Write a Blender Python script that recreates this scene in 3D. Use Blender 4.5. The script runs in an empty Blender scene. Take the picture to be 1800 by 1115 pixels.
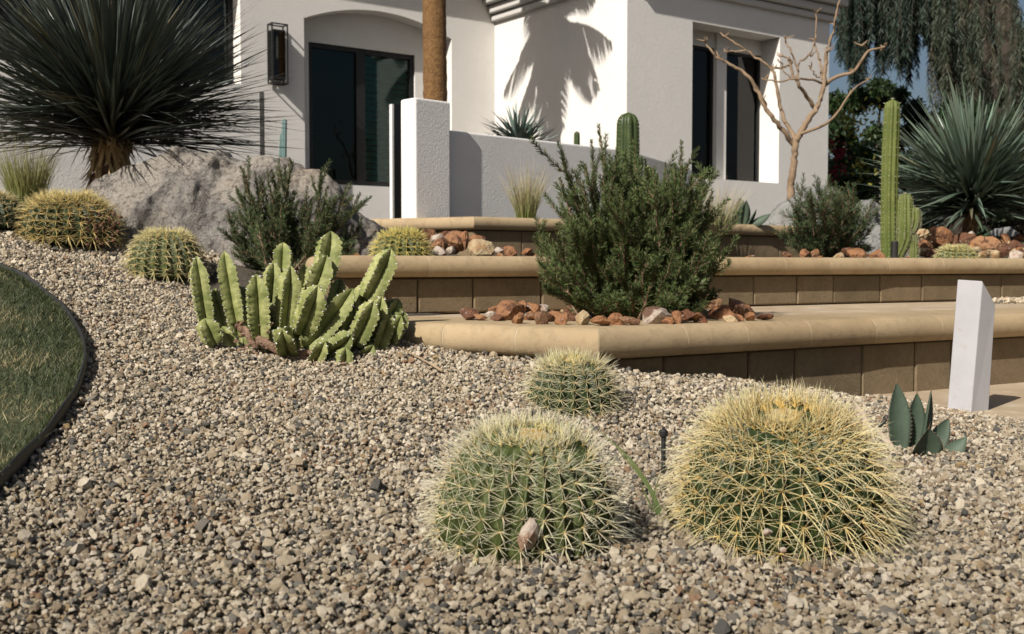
import bpy, bmesh, math, random
import numpy as np
from mathutils import Vector, Matrix, noise
R = math.radians
random.seed(7); rng = np.random.default_rng(7)
SC = bpy.context.scene; COL = SC.collection

# ------------------------------------------------------------------ camera, sky, sun, exposure
FPX = 1930.0; TH = R(2.73)
cam = bpy.data.cameras.new('camera'); co = bpy.data.objects.new('camera', cam); COL.objects.link(co)
co.location = (0, 0, 0); co.rotation_euler = (math.pi/2 - TH, 0, 0)
cam.sensor_width = 36; cam.lens = FPX/1800*36; cam.clip_start = .05; cam.clip_end = 800
cam.dof.use_dof = True; cam.dof.focus_distance = 2.9; cam.dof.aperture_fstop = 8.0
SC.camera = co
SUN_AZ = R(36.5); SUN_EL = R(39)       # horizontal travel direction of the light: (sin, cos) of SUN_AZ
w = bpy.data.worlds.new('World'); SC.world = w; w.use_nodes = True
nt = w.node_tree; bg = nt.nodes['Background']
sky = nt.nodes.new('ShaderNodeTexSky'); sky.sky_type = 'NISHITA'; sky.sun_disc = False
sky.sun_elevation = SUN_EL; sky.sun_rotation = SUN_AZ + math.pi; sky.air_density = 1.0; sky.dust_density = 3.0
nt.links.new(sky.outputs[0], bg.inputs[0]); bg.inputs[1].default_value = .05
sl = bpy.data.lights.new('sun', 'SUN'); sl.energy = 5.0; sl.angle = R(.5); sl.color = (1, .95, .875)
so = bpy.data.objects.new('sun', sl); COL.objects.link(so)
tv = Vector((math.sin(SUN_AZ)*math.cos(SUN_EL), math.cos(SUN_AZ)*math.cos(SUN_EL), -math.sin(SUN_EL)))
so.rotation_euler = tv.to_track_quat('-Z', 'Y').to_euler()
SC.view_settings.view_transform = 'Standard'; SC.view_settings.look = 'None'
SC.view_settings.exposure = 0.22; SC.view_settings.gamma = 1.0
SC.cycles.max_bounces = 6; SC.cycles.diffuse_bounces = 1; SC.cycles.transparent_max_bounces = 8

# ------------------------------------------------------------------ placing helpers
cT, sT = math.cos(TH), math.sin(TH)
def ray(px, py):
    y = -(py-557.5)/FPX
    return Vector(((px-900)/FPX, cT + y*sT, -sT + y*cT))
def P(px, py, Y):
    d = ray(px, py); return d*(Y/d.y)
def onz(px, py, z):
    d = ray(px, py); return d*(z/d.z)
CT = np.array([(.5,2.07,-.50),(1.35,4.1,-.50),(.16,3.0,-.40),(.33,3.35,-.345),(-.39,3.72,-.268),(-.7,3.6,-.30),
 (-1.38,4.4,-.085),(-1.8,4.5,.05),(-2.2,4.5,.13),(-1.95,3.8,-.045),(-1.0,2.1,-.44),(-.7,1.4,-.54),(0,1.4,-.53),(.7,1.4,-.53),
 (1.5,2.2,-.51),(1.45,2.95,-.50),(1.5,3.6,-.50),(2.2,3.5,-.50),(3,3,-.5),(-3,4.5,.2),(-2,5.5,.25),(-1,5.2,.10),(-.2,5,-.12),(-.9,4.3,-.14),(.6,2.8,-.455),
 (-1.9,1.5,-.5),(-3,2.5,-.25),(-2.5,7,.3),(0,7,.0),(2,5.2,-.5),(4,4.5,-.5),(5,2,-.5),(-4,6,.3),(-4.5,1,-.4),(0,0,-.62),(3,7,-.3)])
def _phi(r): return np.where(r > 1e-9, r*r*np.log(np.maximum(r, 1e-9)), 0)
_d = np.hypot(CT[:,None,0]-CT[None,:,0], CT[:,None,1]-CT[None,:,1]); _n = len(CT)
_A = np.zeros((_n+3, _n+3)); _A[:_n,:_n] = _phi(_d) + np.eye(_n)*.02
_A[:_n,_n] = 1; _A[:_n,_n+1:] = CT[:,:2]; _A[_n:,:_n] = _A[:_n,_n:].T
_w = np.linalg.solve(_A, np.concatenate([CT[:,2], np.zeros(3)]))
def gz(x, y):
    x = np.atleast_1d(np.asarray(x, float)); y = np.atleast_1d(np.asarray(y, float))
    r = np.hypot(x[:,None]-CT[None,:,0], y[:,None]-CT[None,:,1])
    z = _phi(r)@_w[:_n] + _w[_n] + _w[_n+1]*x + _w[_n+2]*y
    return z + .008*np.sin(x*5.1+1)*np.sin(y*4.3) + .006*np.sin(x*11+y*7)
def gz1(x, y): return float(gz(x, y)[0])
def og(px, py):                      # pixel -> point on the gravel slope
    d = ray(px, py); Y = np.arange(1.0, 7.5, .01); t = Y/d.y
    z = gz(d.x*t, Y); k = np.nonzero(d.z*t < z)[0]
    i = k[0] if len(k) else len(Y)-1
    return Vector((d.x*t[i], Y[i], z[i]))

# ------------------------------------------------------------------ object helpers
def tag(o, label=None, cat=None, group=None, kind=None):
    if label: o['label'] = label
    if cat: o['category'] = cat
    if group: o['group'] = group
    if kind: o['kind'] = kind
    return o
def empty(name, loc, label, cat, group=None, rz=0):
    o = bpy.data.objects.new(name, None); COL.objects.link(o); o.location = loc; o.rotation_euler[2] = rz
    o.empty_display_size = .05
    return tag(o, label, cat, group)
def link(name, me, mat, parent=None, loc=None):
    o = bpy.data.objects.new(name, me); COL.objects.link(o)
    if mat is not None: me.materials.append(mat)
    if loc is not None: o.location = loc
    if parent is not None: o.parent = parent
    return o
def npmesh(name, V, F, mat, parent=None, col=None, smooth=False, org=None, extra=None):
    """F: list of integer arrays (n,k). V in world coordinates; stored relative to org"""
    V = np.asarray(V, dtype=np.float32)
    if org is not None: V = V - np.array(org, dtype=np.float32)
    me = bpy.data.meshes.new(name)
    me.vertices.add(len(V)); me.vertices.foreach_set('co', V.ravel())
    F = [np.asarray(f, dtype=np.int32) for f in F if len(f)]
    nl = sum(f.size for f in F); npoly = sum(len(f) for f in F)
    if npoly:
        me.loops.add(nl); me.polygons.add(npoly)
        me.loops.foreach_set('vertex_index', np.concatenate([f.ravel() for f in F]))
        tot = np.concatenate([np.full(len(f), f.shape[1]) for f in F]).astype(np.int32)
        st = np.concatenate([[0], np.cumsum(tot)[:-1]]).astype(np.int32)
        me.polygons.foreach_set('loop_start', st); me.polygons.foreach_set('loop_total', tot)
    me.update(calc_edges=True); me.validate()
    if col is not None:
        a = me.attributes.new('Col', 'FLOAT_COLOR', 'POINT')
        c = np.ones((len(V), 4), dtype=np.float32); c[:,:3] = col
        a.data.foreach_set('color', c.ravel())
    if smooth: me.polygons.foreach_set('use_smooth', np.ones(npoly, dtype=bool))
    return link(name, me, mat, parent, None)
class MB:
    def __init__(s): s.V = []; s.F = []
    def add(s, vs, fs):
        b = len(s.V); s.V += [tuple(v) for v in vs]; s.F += [tuple(i+b for i in f) for f in fs]
    def box8(s, p):   # 8 points: bottom 4 ccw, top 4 ccw
        s.add(p, [(3,2,1,0),(4,5,6,7),(0,1,5,4),(1,2,6,5),(2,3,7,6),(3,0,4,7)])
    def box(s, x0, x1, y0, y1, z0, z1):
        s.box8([(x0,y0,z0),(x1,y0,z0),(x1,y1,z0),(x0,y1,z0),(x0,y0,z1),(x1,y0,z1),(x1,y1,z1),(x0,y1,z1)])
    def tube(s, pts, rad, n=8, cap=True, jit=0):
        pts = [Vector(p) for p in pts]; b = len(s.V); m = len(pts); up = Vector((.31,.2,.93))
        for i, p in enumerate(pts):
            d = (pts[min(i+1,m-1)] - pts[max(i-1,0)]).normalized()
            a = d.cross(up)
            if a.length < .1: a = d.cross(Vector((1,0,0)))
            a.normalize(); c = d.cross(a)
            for k in range(n):
                t = 2*math.pi*k/n; r = rad[i]*(1+jit*(random.random()-.5))
                s.V.append(tuple(p + (a*math.cos(t)+c*math.sin(t))*r))
        for i in range(m-1):
            for k in range(n):
                k2 = (k+1)%n; s.F.append((b+i*n+k, b+i*n+k2, b+(i+1)*n+k2, b+(i+1)*n+k))
        if cap:
            s.F.append(tuple(b+k for k in reversed(range(n)))); s.F.append(tuple(b+(m-1)*n+k for k in range(n)))
    def build(s, name, mat, parent=None, org=None, smooth=False, bevel=0, seg=2):
        o = Vector(org) if org is not None else Vector((0,0,0))
        me = bpy.data.meshes.new(name); me.from_pydata([tuple(Vector(v)-o) for v in s.V], [], s.F)
        bm = bmesh.new(); bm.from_mesh(me); bmesh.ops.recalc_face_normals(bm, faces=bm.faces); bm.to_mesh(me); bm.free()
        if smooth:
            for p in me.polygons: p.use_smooth = True
        ob = link(name, me, mat, parent)
        if bevel:
            md = ob.modifiers.new('bevel', 'BEVEL'); md.width = bevel; md.segments = seg; md.limit_method = 'ANGLE'; md.angle_limit = R(35)
        return ob
def unit(a): return a/np.maximum(np.linalg.norm(a, axis=-1, keepdims=True), 1e-9)

def strands(p, d, L, bend, r, K=4, n=3, c0=None, c1=None, taper=1.0):
    """thin tapered round strands; returns V,F,col"""
    N = len(p); d = unit(d); t = np.linspace(0, 1, K)
    ref = np.where(np.abs(d[:,2:3]) > .9, np.array([[1.,0,0]]), np.array([[0,0,1.]]))
    a = unit(np.cross(d, ref)); b = np.cross(d, a)
    C = p[:,None,:] + d[:,None,:]*(t[None,:,None]*L[:,None,None]) + bend[:,None,:]*((t**2)[None,:,None]*L[:,None,None])
    rr = r[:,None]*(1-.93*t[None,:]**taper)
    ang = 2*np.pi*np.arange(n)/n
    off = a[:,None,None,:]*np.cos(ang)[None,None,:,None] + b[:,None,None,:]*np.sin(ang)[None,None,:,None]
    V = (C[:,:,None,:] + off*rr[:,:,None,None]).reshape(-1, 3)
    i = np.arange(N)[:,None,None]*K*n; k = np.arange(K-1)[None,:,None]*n; j = np.arange(n)[None,None,:]; j2 = (j+1)%n
    F = np.stack([i+k+j, i+k+j2, i+k+n+j2, i+k+n+j], -1).reshape(-1, 4)
    col = None
    if c0 is not None:
        tt = t[None,:,None]
        col = (c0[:,None,:]*(1-tt) + c1[:,None,:]*tt); col = np.repeat(col[:,:,None,:], n, 2).reshape(-1, 3)
    return V, F, col
def blades(p, d, L, bend, wdt, side=None, K=4, prof=None, fold=0., c0=None, c1=None):
    """flat (or V folded) blades; returns V,F,col"""
    N = len(p); d = unit(d); t = np.linspace(0, 1, K)
    if prof is None: prof = (1-t**1.6)*.97+.03
    if side is None: side = unit(np.cross(d, rng.normal(size=(N,3))))
    nrm = unit(np.cross(side, d))
    C = p[:,None,:] + d[:,None,:]*(t[None,:,None]*L[:,None,None]) + bend[:,None,:]*((t**2)[None,:,None]*L[:,None,None])
    hw = (wdt[:,None]*prof[None,:])[:,:,None]*.5
    if fold:
        m = 3; S = np.stack([C - side[:,None,:]*hw + nrm[:,None,:]*hw*fold, C, C + side[:,None,:]*hw + nrm[:,None,:]*hw*fold], 2)
    else:
        m = 2; S = np.stack([C - side[:,None,:]*hw, C + side[:,None,:]*hw], 2)
    V = S.reshape(-1, 3)
    i = np.arange(N)[:,None,None]*K*m; k = np.arange(K-1)[None,:,None]*m; j = np.arange(m-1)[None,None,:]
    F = np.stack([i+k+j, i+k+j+1, i+k+m+j+1, i+k+m+j], -1).reshape(-1, 4)
    col = None
    if c0 is not None:
        tt = t[None,:,None]
        col = (c0[:,None,:]*(1-tt) + c1[:,None,:]*tt); col = np.repeat(col[:,:,None,:], m, 2).reshape(-1, 3)
    return V, F, col
def joinVF(parts):
    V = []; F = []; Cc = []; b = 0
    for v, f, c in parts:
        V.append(v); F.append(f+b); Cc.append(c); b += len(v)
    return np.concatenate(V), np.concatenate(F), (np.concatenate(Cc) if Cc[0] is not None else None)
def jcol(base, N, var=.15, hue=.06):
    b = np.array(base)[None,:]; return np.clip(b*(1+rng.uniform(-var, var, (N,1)))*(1+rng.uniform(-hue, hue, (N,3))), 0, 1)

# ------------------------------------------------------------------ materials
def mat(name, col=(.5,.5,.5), rough=.8, attr=False, noises=(), bump=None, spec=.3, transl=0, island=None, inst=False, metallic=0, coat=0, bump2=None):
    m = bpy.data.materials.new(name); m.use_nodes = True; t = m.node_tree; N = t.nodes; Lk = t.links
    b = N['Principled BSDF']; b.inputs['Roughness'].default_value = rough; b.inputs['Specular IOR Level'].default_value = spec
    b.inputs['Metallic'].default_value = metallic; b.inputs['Coat Weight'].default_value = coat
    tc = N.new('ShaderNodeTexCoord'); out = None
    if attr:
        a = N.new('ShaderNodeAttribute'); a.attribute_name = 'Col'; out = a.outputs['Color']
    elif island or inst:
        if island: g = N.new('ShaderNodeNewGeometry'); fac = g.outputs['Random Per Island']; stops = island
        else:
            a = N.new('ShaderNodeAttribute'); a.attribute_name = 'rnd'; a.attribute_type = 'INSTANCER'; fac = a.outputs['Fac']; stops = inst
        rp = N.new('ShaderNodeValToRGB'); Lk.new(fac, rp.inputs[0]); cr = rp.color_ramp; cr.interpolation = 'CONSTANT' if inst else 'LINEAR'
        cr.elements[0].position = stops[0][0]; cr.elements[0].color = (*stops[0][1], 1)
        cr.elements[1].position = stops[1][0]; cr.elements[1].color = (*stops[1][1], 1)
        for p_, c_ in stops[2:]:
            e = cr.elements.new(p_); e.color = (*c_, 1)
        out = rp.outputs[0]
    else:
        r = N.new('ShaderNodeRGB'); r.outputs[0].default_value = (*col, 1); out = r.outputs[0]
    for (sc, c2, lo, hi, amt) in noises:        # noise patches of a second colour
        n = N.new('ShaderNodeTexNoise'); n.inputs['Scale'].default_value = sc; n.inputs['Detail'].default_value = 6; n.inputs['Roughness'].default_value = .6
        Lk.new(tc.outputs['Object'], n.inputs['Vector'])
        mr = N.new('ShaderNodeMapRange'); mr.inputs[1].default_value = lo; mr.inputs[2].default_value = hi; mr.inputs[4].default_value = amt
        Lk.new(n.outputs['Fac'], mr.inputs[0])
        mx = N.new('ShaderNodeMix'); mx.data_type = 'RGBA'; Lk.new(mr.outputs[0], mx.inputs[0]); Lk.new(out, mx.inputs[6])
        if isinstance(c2, (int, float)): 
            mul = N.new('ShaderNodeMix'); mul.data_type = 'RGBA'; mul.blend_type = 'MULTIPLY'; mul.inputs[0].default_value = 1
            Lk.new(out, mul.inputs[6]); mul.inputs[7].default_value = (c2, c2, c2, 1); Lk.new(mul.outputs[2], mx.inputs[7])
        else: mx.inputs[7].default_value = (*c2, 1)
        out = mx.outputs[2]
    Lk.new(out, b.inputs['Base Color'])
    prev = None
    for bp in (bump, bump2):
        if not bp: continue
        n = N.new('ShaderNodeTexNoise'); n.inputs['Scale'].default_value = bp[0]; n.inputs['Detail'].default_value = 8; n.inputs['Roughness'].default_value = .65
        Lk.new(tc.outputs['Object'], n.inputs['Vector'])
        bn = N.new('ShaderNodeBump'); bn.inputs['Strength'].default_value = bp[1]; bn.inputs['Distance'].default_value = bp[2]
        Lk.new(n.outputs['Fac'], bn.inputs['Height'])
        if prev: Lk.new(prev, bn.inputs['Normal'])
        prev = bn.outputs[0]; Lk.new(prev, b.inputs['Normal'])
    if transl:
        tr = N.new('ShaderNodeBsdfTranslucent'); Lk.new(out, tr.inputs[0]); mx = N.new('ShaderNodeMixShader'); mx.inputs[0].default_value = transl
        Lk.new(b.outputs[0], mx.inputs[1]); Lk.new(tr.outputs[0], mx.inputs[2]); Lk.new(mx.outputs[0], N['Material Output'].inputs[0])
    return m
M = {}
M['soil'] = mat('soil', (.085,.07,.052), .95, noises=((60, (.05,.04,.032), .45, .6, .8),), bump=(140, .8, .01))
M['gravel'] = mat('gravel', rough=.85, spec=.25, inst=[(0,(0.680,0.557,0.386)),(.19,(0.536,0.424,0.285)),(.34,(0.886,0.758,0.570)),(.52,(0.360,0.276,0.184)),(.64,(0.639,0.552,0.423)),(.73,(0.268,0.241,0.198)),(.81,(0.134,0.126,0.110)),(.885,(0.453,0.325,0.193)),(.915,(0.845,0.739,0.580)),(.972,(0.474,0.335,0.166)),(.986,(0.433,0.266,0.156))],
    noises=((190, .42, .5, .64, .8), (420, (.74,.69,.60), .56, .68, .6)), bump=(260, .9, .005))
M['stucco'] = mat('stucco', (.80,.765,.715), .9, spec=.15, noises=((1.3, .90, .4, .7, .6), (14, .95, .4, .65, .5)), bump=(38, .3, .008), bump2=(150, .3, .003))
M['stucco_shade'] = mat('stucco_shade', (.40,.39,.37), .9, spec=.15, bump=(38, .5, .012))  # stucco with shade mixed into its grey, for the low wall's far end
M['stucco_near'] = mat('stucco_near', (.80,.775,.74), .9, spec=.15, noises=((3, .92, .4, .7, .6),), bump=(70, .55, .006), bump2=(160, .5, .003))
M['cap'] = mat('cap_stone', rough=.82, spec=.25, island=[(0,(.40,.295,.17)),(1,(.39,.285,.165)),(.3,(.43,.325,.195)),(.55,(.40,.30,.175)),(.8,(.44,.335,.205))],
    noises=((1.6, .72, .46, .66, .75), (5, (.33,.235,.135), .48, .68, .7), (30, .8, .5, .65, .7), (170, .4, .655, .69, .9)), bump=(90, .35, .004), bump2=(420, .4, .002))
M['grout'] = mat('grout', (.50,.42,.31), .9)
M['block'] = mat('wall_block', rough=.9, spec=.2, island=[(0,(.18,.13,.075)),(1,(.195,.145,.085)),(.25,(.215,.16,.095)),(.5,(.16,.12,.07)),(.75,(.215,.155,.088))],
    noises=((9, .75, .45, .68, .7), (60, .8, .45, .65, .7), (330, (.48,.42,.33), .62, .7, .5)), bump=(120, .6, .005))
M['paving'] = mat('paving', (.44,.345,.235), .85, noises=((2.5, (.37,.275,.175), .42, .62, .85), (9, (.55,.46,.34), .5, .68, .7), (120, .85, .5, .65, .6)), bump=(150, .3, .003))
M['mortar'] = mat('mortar', (.17,.135,.095), .95)
M['boulder'] = mat('boulder', (.42,.375,.32), .92, spec=.2, noises=((2.6, (.20,.185,.175), .47, .58, .85), (1.7, (.40,.30,.215), .52, .66, .7), (9, (.46,.42,.37), .5, .66, .6), (30, .45, .52, .62, .85), (90, .55, .52, .62, .7)), bump=(9, 1.0, .09), bump2=(50, .9, .02))
M['boulder_grey'] = mat('boulder_grey', (.27,.265,.25), .92, spec=.2, noises=((4, (.15,.15,.145), .45, .6, .8), (30, .7, .5, .65, .7)), bump=(14, .9, .05))
M['redrock'] = mat('red_rock', rough=.6, spec=.35, island=[(0,(.27,.095,.035)),(1,(.28,.12,.05)),(.2,(.14,.06,.03)),(.4,(.33,.15,.06)),(.6,(.10,.045,.03)),(.8,(.36,.20,.10))],
    noises=((14, (.42,.27,.15), .55, .68, .65), (26, (.09,.035,.02), .5, .6, .85), (55, (.55,.45,.35), .62, .68, .6)), bump=(45, .9, .02), bump2=(140,.6,.004))
M['stripedrock'] = mat('striped_rock', (.13,.07,.045), .7, noises=((11, (.45,.37,.30), .5, .56, .9), (40, .5, .5, .6, .8)), bump=(50, .9, .014))
M['creamrock'] = mat('cream_rock', (.42,.32,.19), .7, noises=((22, (.30,.17,.08), .48, .62, .85),), bump=(50, .9, .014))
M['whiterock'] = mat('white_rock', (.46,.38,.31), .7, noises=((16, (.28,.16,.10), .48, .58, .85),), bump=(50, .9, .014))
M['spine'] = mat('spine', attr=True, rough=.55, spec=.35, transl=.18)
M['leaf'] = mat('leaf', attr=True, rough=.55, spec=.35, transl=.22)
M['needle'] = mat('needle', attr=True, rough=.6, spec=.3, transl=.15)
M['yucca'] = mat('yucca_leaf', attr=True, rough=.36, spec=.5)
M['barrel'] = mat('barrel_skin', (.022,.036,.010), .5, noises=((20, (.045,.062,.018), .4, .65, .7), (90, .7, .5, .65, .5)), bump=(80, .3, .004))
M['barrel_pale'] = mat('barrel_skin_light', (.055,.072,.020), .5, noises=((20, (.095,.11,.035), .4, .65, .7), (90, .7, .5, .65, .5)), bump=(80, .3, .004))  # paler green skin tone of several barrels
M['wool'] = mat('crown_wool', (.48,.30,.08), .95, noises=((90, (.68,.58,.34), .4, .65, .8),), bump=(200, .9, .01))
M['euph'] = mat('euphorbia_skin', (.185,.205,.065), .65, spec=.25, noises=((22, (.39,.39,.16), .42, .62, .85), (6, (.12,.145,.045), .45, .65, .6), (70, .8, .5, .65, .4)), bump=(45, .35, .006))
M['euph_tip'] = mat('spine_pale', (.72,.68,.58), .6)
M['euph_red'] = mat('bud_red', (.30,.09,.06), .6)
M['woody'] = mat('woody_stem', (.22,.13,.085), .9, noises=((30, (.36,.24,.17), .45, .62, .8),), bump=(60, .9, .02))
M['bark'] = mat('bark', (.06,.048,.036), .95, noises=((6, (.028,.024,.018), .45, .6, .8),), bump=(14, .9, .06))
M['paletree'] = mat('pale_bark', (.27,.19,.12), .85, noises=((7, (.14,.085,.05), .5, .66, .8), (40, .75, .5, .65, .6)), bump=(30, .5, .012))
M['palmbark'] = mat('palm_bark', (.21,.115,.045), .95, noises=((30, (.12,.06,.025), .45, .62, .8),), bump=(50, .8, .02))
M['column'] = mat('column_cactus', (.034,.052,.016), .45, noises=((18, (.065,.095,.028), .45, .65, .6),), bump=(50, .25, .004))
M['saguaro'] = mat('light_column_cactus', (.09,.115,.025), .6, noises=((9, (.145,.16,.04), .45, .65, .7), (60, .75, .5, .65, .5)), bump=(50, .3, .004))
M['bluecactus'] = mat('blue_cactus', (.14,.22,.21), .5)
M['agave'] = mat('agave_leaf', (.062,.088,.06), .6, spec=.3, noises=((16, (.09,.125,.085), .42, .65, .7), (70, .8, .5, .65, .4)), bump=(40, .2, .004))
M['agave_dead'] = mat('dry_leaf', (.55,.46,.36), .85, noises=((30, (.38,.28,.19), .45, .65, .7),), bump=(60,.5,.006))
M['black'] = mat('black_metal', (.02,.019,.018), .45, spec=.4)
M['blackplastic'] = mat('black_plastic', (.018,.018,.018), .55, spec=.4, bump=(90,.2,.003))
M['white'] = mat('white_panel', (.42,.41,.42), .6, spec=.25, noises=((3, .82, .42, .65, .8), (40, (.33,.29,.24), .6, .72, .5)), bump=(30,.1,.003))
M['roof'] = mat('roof_edge', (.055,.045,.035), .8)
M['cornice'] = mat('cornice_stucco', (.56,.535,.50), .9, bump=(50, .3, .006))
M['frame'] = mat('window_frame', (.018,.018,.018), .4)
M['blind'] = mat('blind', (.62,.66,.64), .7)
M['dark'] = mat('dark_room', (.02,.02,.02), .9)
M['lampglass'] = mat('lamp_glass', (.05,.05,.05), .1, spec=.6)
M['bulb'] = mat('bulb', (.75,.72,.65), .4)
M['grasssoil'] = mat('lawn_soil', (.045,.055,.025), .95, noises=((40,(.12,.10,.05),.5,.65,.6),))
M['flower'] = mat('magenta_flower', attr=True, rough=.7, transl=.2)
M['twig'] = mat('dry_twig', (.34,.25,.16), .85)
M['brownbits'] = mat('dried_flower', (.13,.065,.04), .9)
gm = bpy.data.materials.new('glass'); gm.use_nodes = True; t = gm.node_tree; N = t.nodes; t.nodes.remove(N['Principled BSDF'])
tr = N.new('ShaderNodeBsdfTransparent'); tr.inputs[0].default_value = (.36,.60,.55,1); gl = N.new('ShaderNodeBsdfGlossy'); gl.inputs['Roughness'].default_value = .03; gl.inputs[0].default_value=(.8,.8,.8,1)
fr = N.new('ShaderNodeFresnel'); fr.inputs[0].default_value = 1.45; mx = N.new('ShaderNodeMixShader')
t.links.new(fr.outputs[0], mx.inputs[0]); t.links.new(tr.outputs[0], mx.inputs[1]); t.links.new(gl.outputs[0], mx.inputs[2]); t.links.new(mx.outputs[0], N['Material Output'].inputs[0])
M['glass'] = gm
g2 = gm.copy(); g2.name = 'lamp_clear_glass'; [n for n in g2.node_tree.nodes if n.type == 'BSDF_TRANSPARENT'][0].inputs[0].default_value = (.5,.5,.48,1); M['lampclear'] = g2

# ------------------------------------------------------------------ terrain
def grid(name, xs, ys, zf, m, kind='structure'):
    X, Yg = np.meshgrid(xs, ys); x = X.ravel(); y = Yg.ravel(); z = zf(x, y)
    nx, ny = len(xs), len(ys); i = np.arange(nx-1)[None,:] + np.arange(ny-1)[:,None]*nx
    F = np.stack([i, i+1, i+nx+1, i+nx], -1).reshape(-1, 4)
    o = npmesh(name, np.stack([x, y, z], -1), [F], m, smooth=True); tag(o, kind=kind); return o
grid('gravel_slope', np.linspace(-5, 6, 140), np.linspace(-.5, 7.2, 110), lambda x, y: gz(x, y)-.012, M['soil'])
mb = MB(); mb.add([(-300,-60,-.72),(300,-60,-.72),(300,500,-.72),(-300,500,-.72)], [(0,1,2,3)]); tag(mb.build('ground', M['soil']), kind='structure')

# terraces -------------------------------------------------------------
Z1, Z2, Z3, ZW = -.195, .035, .305, -.487
U1 = Vector((.829,.559))
T1 = [Vector((-1.25,4.36)), Vector((-.42,3.83)), Vector((.264,3.40)), Vector((1.30,4.06)), Vector((2.17,4.56)), Vector((5.2,6.2))]
T2 = [Vector((-1.05,5.2)), Vector((-.63,4.17)), Vector((.6,4.88)), Vector((1.9,5.66)), Vector((3.3,6.38)), Vector((6.5,7.9))]
_c3 = P(833,380,7.0)
T3 = [Vector((-1.05,7.42)), Vector((_c3.x,7.0)), Vector((_c3.x+.829*3.45,7.0+.559*3.45)), Vector((_c3.x+.829*3.45-.5,7.0+.559*3.45+2.2))]
def seg_normals(pl):
    out = []
    for a, b in zip(pl[:-1], pl[1:]):
        d = (b-a).normalized(); out.append(Vector((d.y, -d.x)))
    return out
def miter(pl, i, off):
    ns = seg_normals(pl)
    if i == 0: return pl[0] + ns[0]*off
    if i == len(pl)-1: return pl[-1] + ns[-1]*off
    n = (ns[i-1]+ns[i]); n = n/n.length; c = n.dot(ns[i]); return pl[i] + n*(off/c)
def cap_mesh(pl, zt, th, over, deep, stone, name, parent, gap=.0022, seed=1, mname='cap'):
    rr = random.Random(seed); mb = MB(); h = th
    prof = [(-deep, 0), (over-h*.42, 0)]
    for k in range(1, 9):
        a = math.pi/2 - k*math.pi/9*1.0
        prof.append((over-h*.42 + h*.42*math.cos(a), -h*.5 + h*.5*math.sin(a)))
    prof += [(over-h*.42, -h), (-deep, -h)]
    ns = seg_normals(pl)
    for i in range(len(pl)-1):
        a, b = pl[i], pl[i+1]; L = (b-a).length; k = max(1, round(L/stone)); cuts = [0]
        for j in range(1, k): cuts.append(L*(j+rr.uniform(-.12,.12))/k)
        cuts.append(L); d = (b-a)/L
        for j in range(len(cuts)-1):
            s0, s1 = cuts[j]+gap/2, cuts[j+1]-gap/2; jz = 0
            def pt(s, off, mit):
                if mit == 0: q = miter(pl, i, off); return q + d*(gap/2)
                if mit == 1: q = miter(pl, i+1, off); return q - d*(gap/2)
                return a + d*s + ns[i]*off
            rings = []
            nsec = 1
            m0 = 0 if j == 0 else None; m1 = 1 if j == len(cuts)-2 else None
            c = .0012
            for (s, mt, sh) in ((s0, m0, c), (s0+c*.5, m0, 0), (s1-c*.5, m1, 0), (s1, m1, c)):
                ring = []
                for (o, z) in prof:
                    q = pt(s, o - (sh if o > 0 else 0), mt)
                    if mt == 0 and sh == 0: q = q + d*c*.5
                    if mt == 1 and sh == 0: q = q - d*c*.5
                    ring.append((q.x, q.y, zt+z+jz-(sh if z > -h*.5 else -sh)))
                rings.append(ring)
            n = len(prof); vs = [v for r_ in rings for v in r_]; fs = []
            for r_ in range(3):
                for q in range(n): fs.append((r_*n+q, r_*n+(q+1)%n, (r_+1)*n+(q+1)%n, (r_+1)*n+q))
            fs.append(tuple(range(n))); fs.append(tuple(3*n+q for q in reversed(range(n))))
            mb.add(vs, fs)
    o = mb.build(name, M[mname], parent, org=parent.location, smooth=False)
    for p in o.data.polygons: p.use_smooth = len(p.vertices) == 4
    md = o.modifiers.new('es', 'EDGE_SPLIT'); md.split_angle = R(35)
    return o
def block_mesh(pl, zb, zt, stone, name, parent, seed=2, courses=1):
    rr = random.Random(seed); mb = MB(); ns = seg_normals(pl); g = .0045
    for i in range(len(pl)-1):
        a, b = pl[i], pl[i+1]; L = (b-a).length; d = (b-a)/L; n = ns[i]
        for c_ in range(courses):
            z0 = zb+(zt-zb)*c_/courses+.002; z1 = zb+(zt-zb)*(c_+1)/courses-.002
            k = max(1, round(L/stone)); cuts = [0]+[L*(j+rr.uniform(-.18,.18))/k for j in range(1, k)]+[L]
            for j in range(len(cuts)-1):
                s0, s1 = cuts[j]+g/2, cuts[j+1]-g/2; f = rr.uniform(-.002,.002); ch = .006
                def q(s, o, z): p = a + d*s + n*o; return (p.x, p.y, z)
                vs = [q(s0,-.15,z0),q(s1,-.15,z0),q(s1,-.15,z1),q(s0,-.15,z1), q(s0,f-ch,z0),q(s1,f-ch,z0),q(s1,f-ch,z1),q(s0,f-ch,z1),
                      q(s0+ch,f,z0+ch),q(s1-ch,f,z0+ch),q(s1-ch,f,z1-ch),q(s0+ch,f,z1-ch)]
                mb.add(vs, [(0,1,2,3),(0,4,5,1),(1,5,6,2),(2,6,7,3),(3,7,4,0),(4,8,9,5),(5,9,10,6),(6,10,11,7),(7,11,8,4),(8,11,10,9)])
    return mb.build(name, M['block'], parent, org=parent.location)
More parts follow.
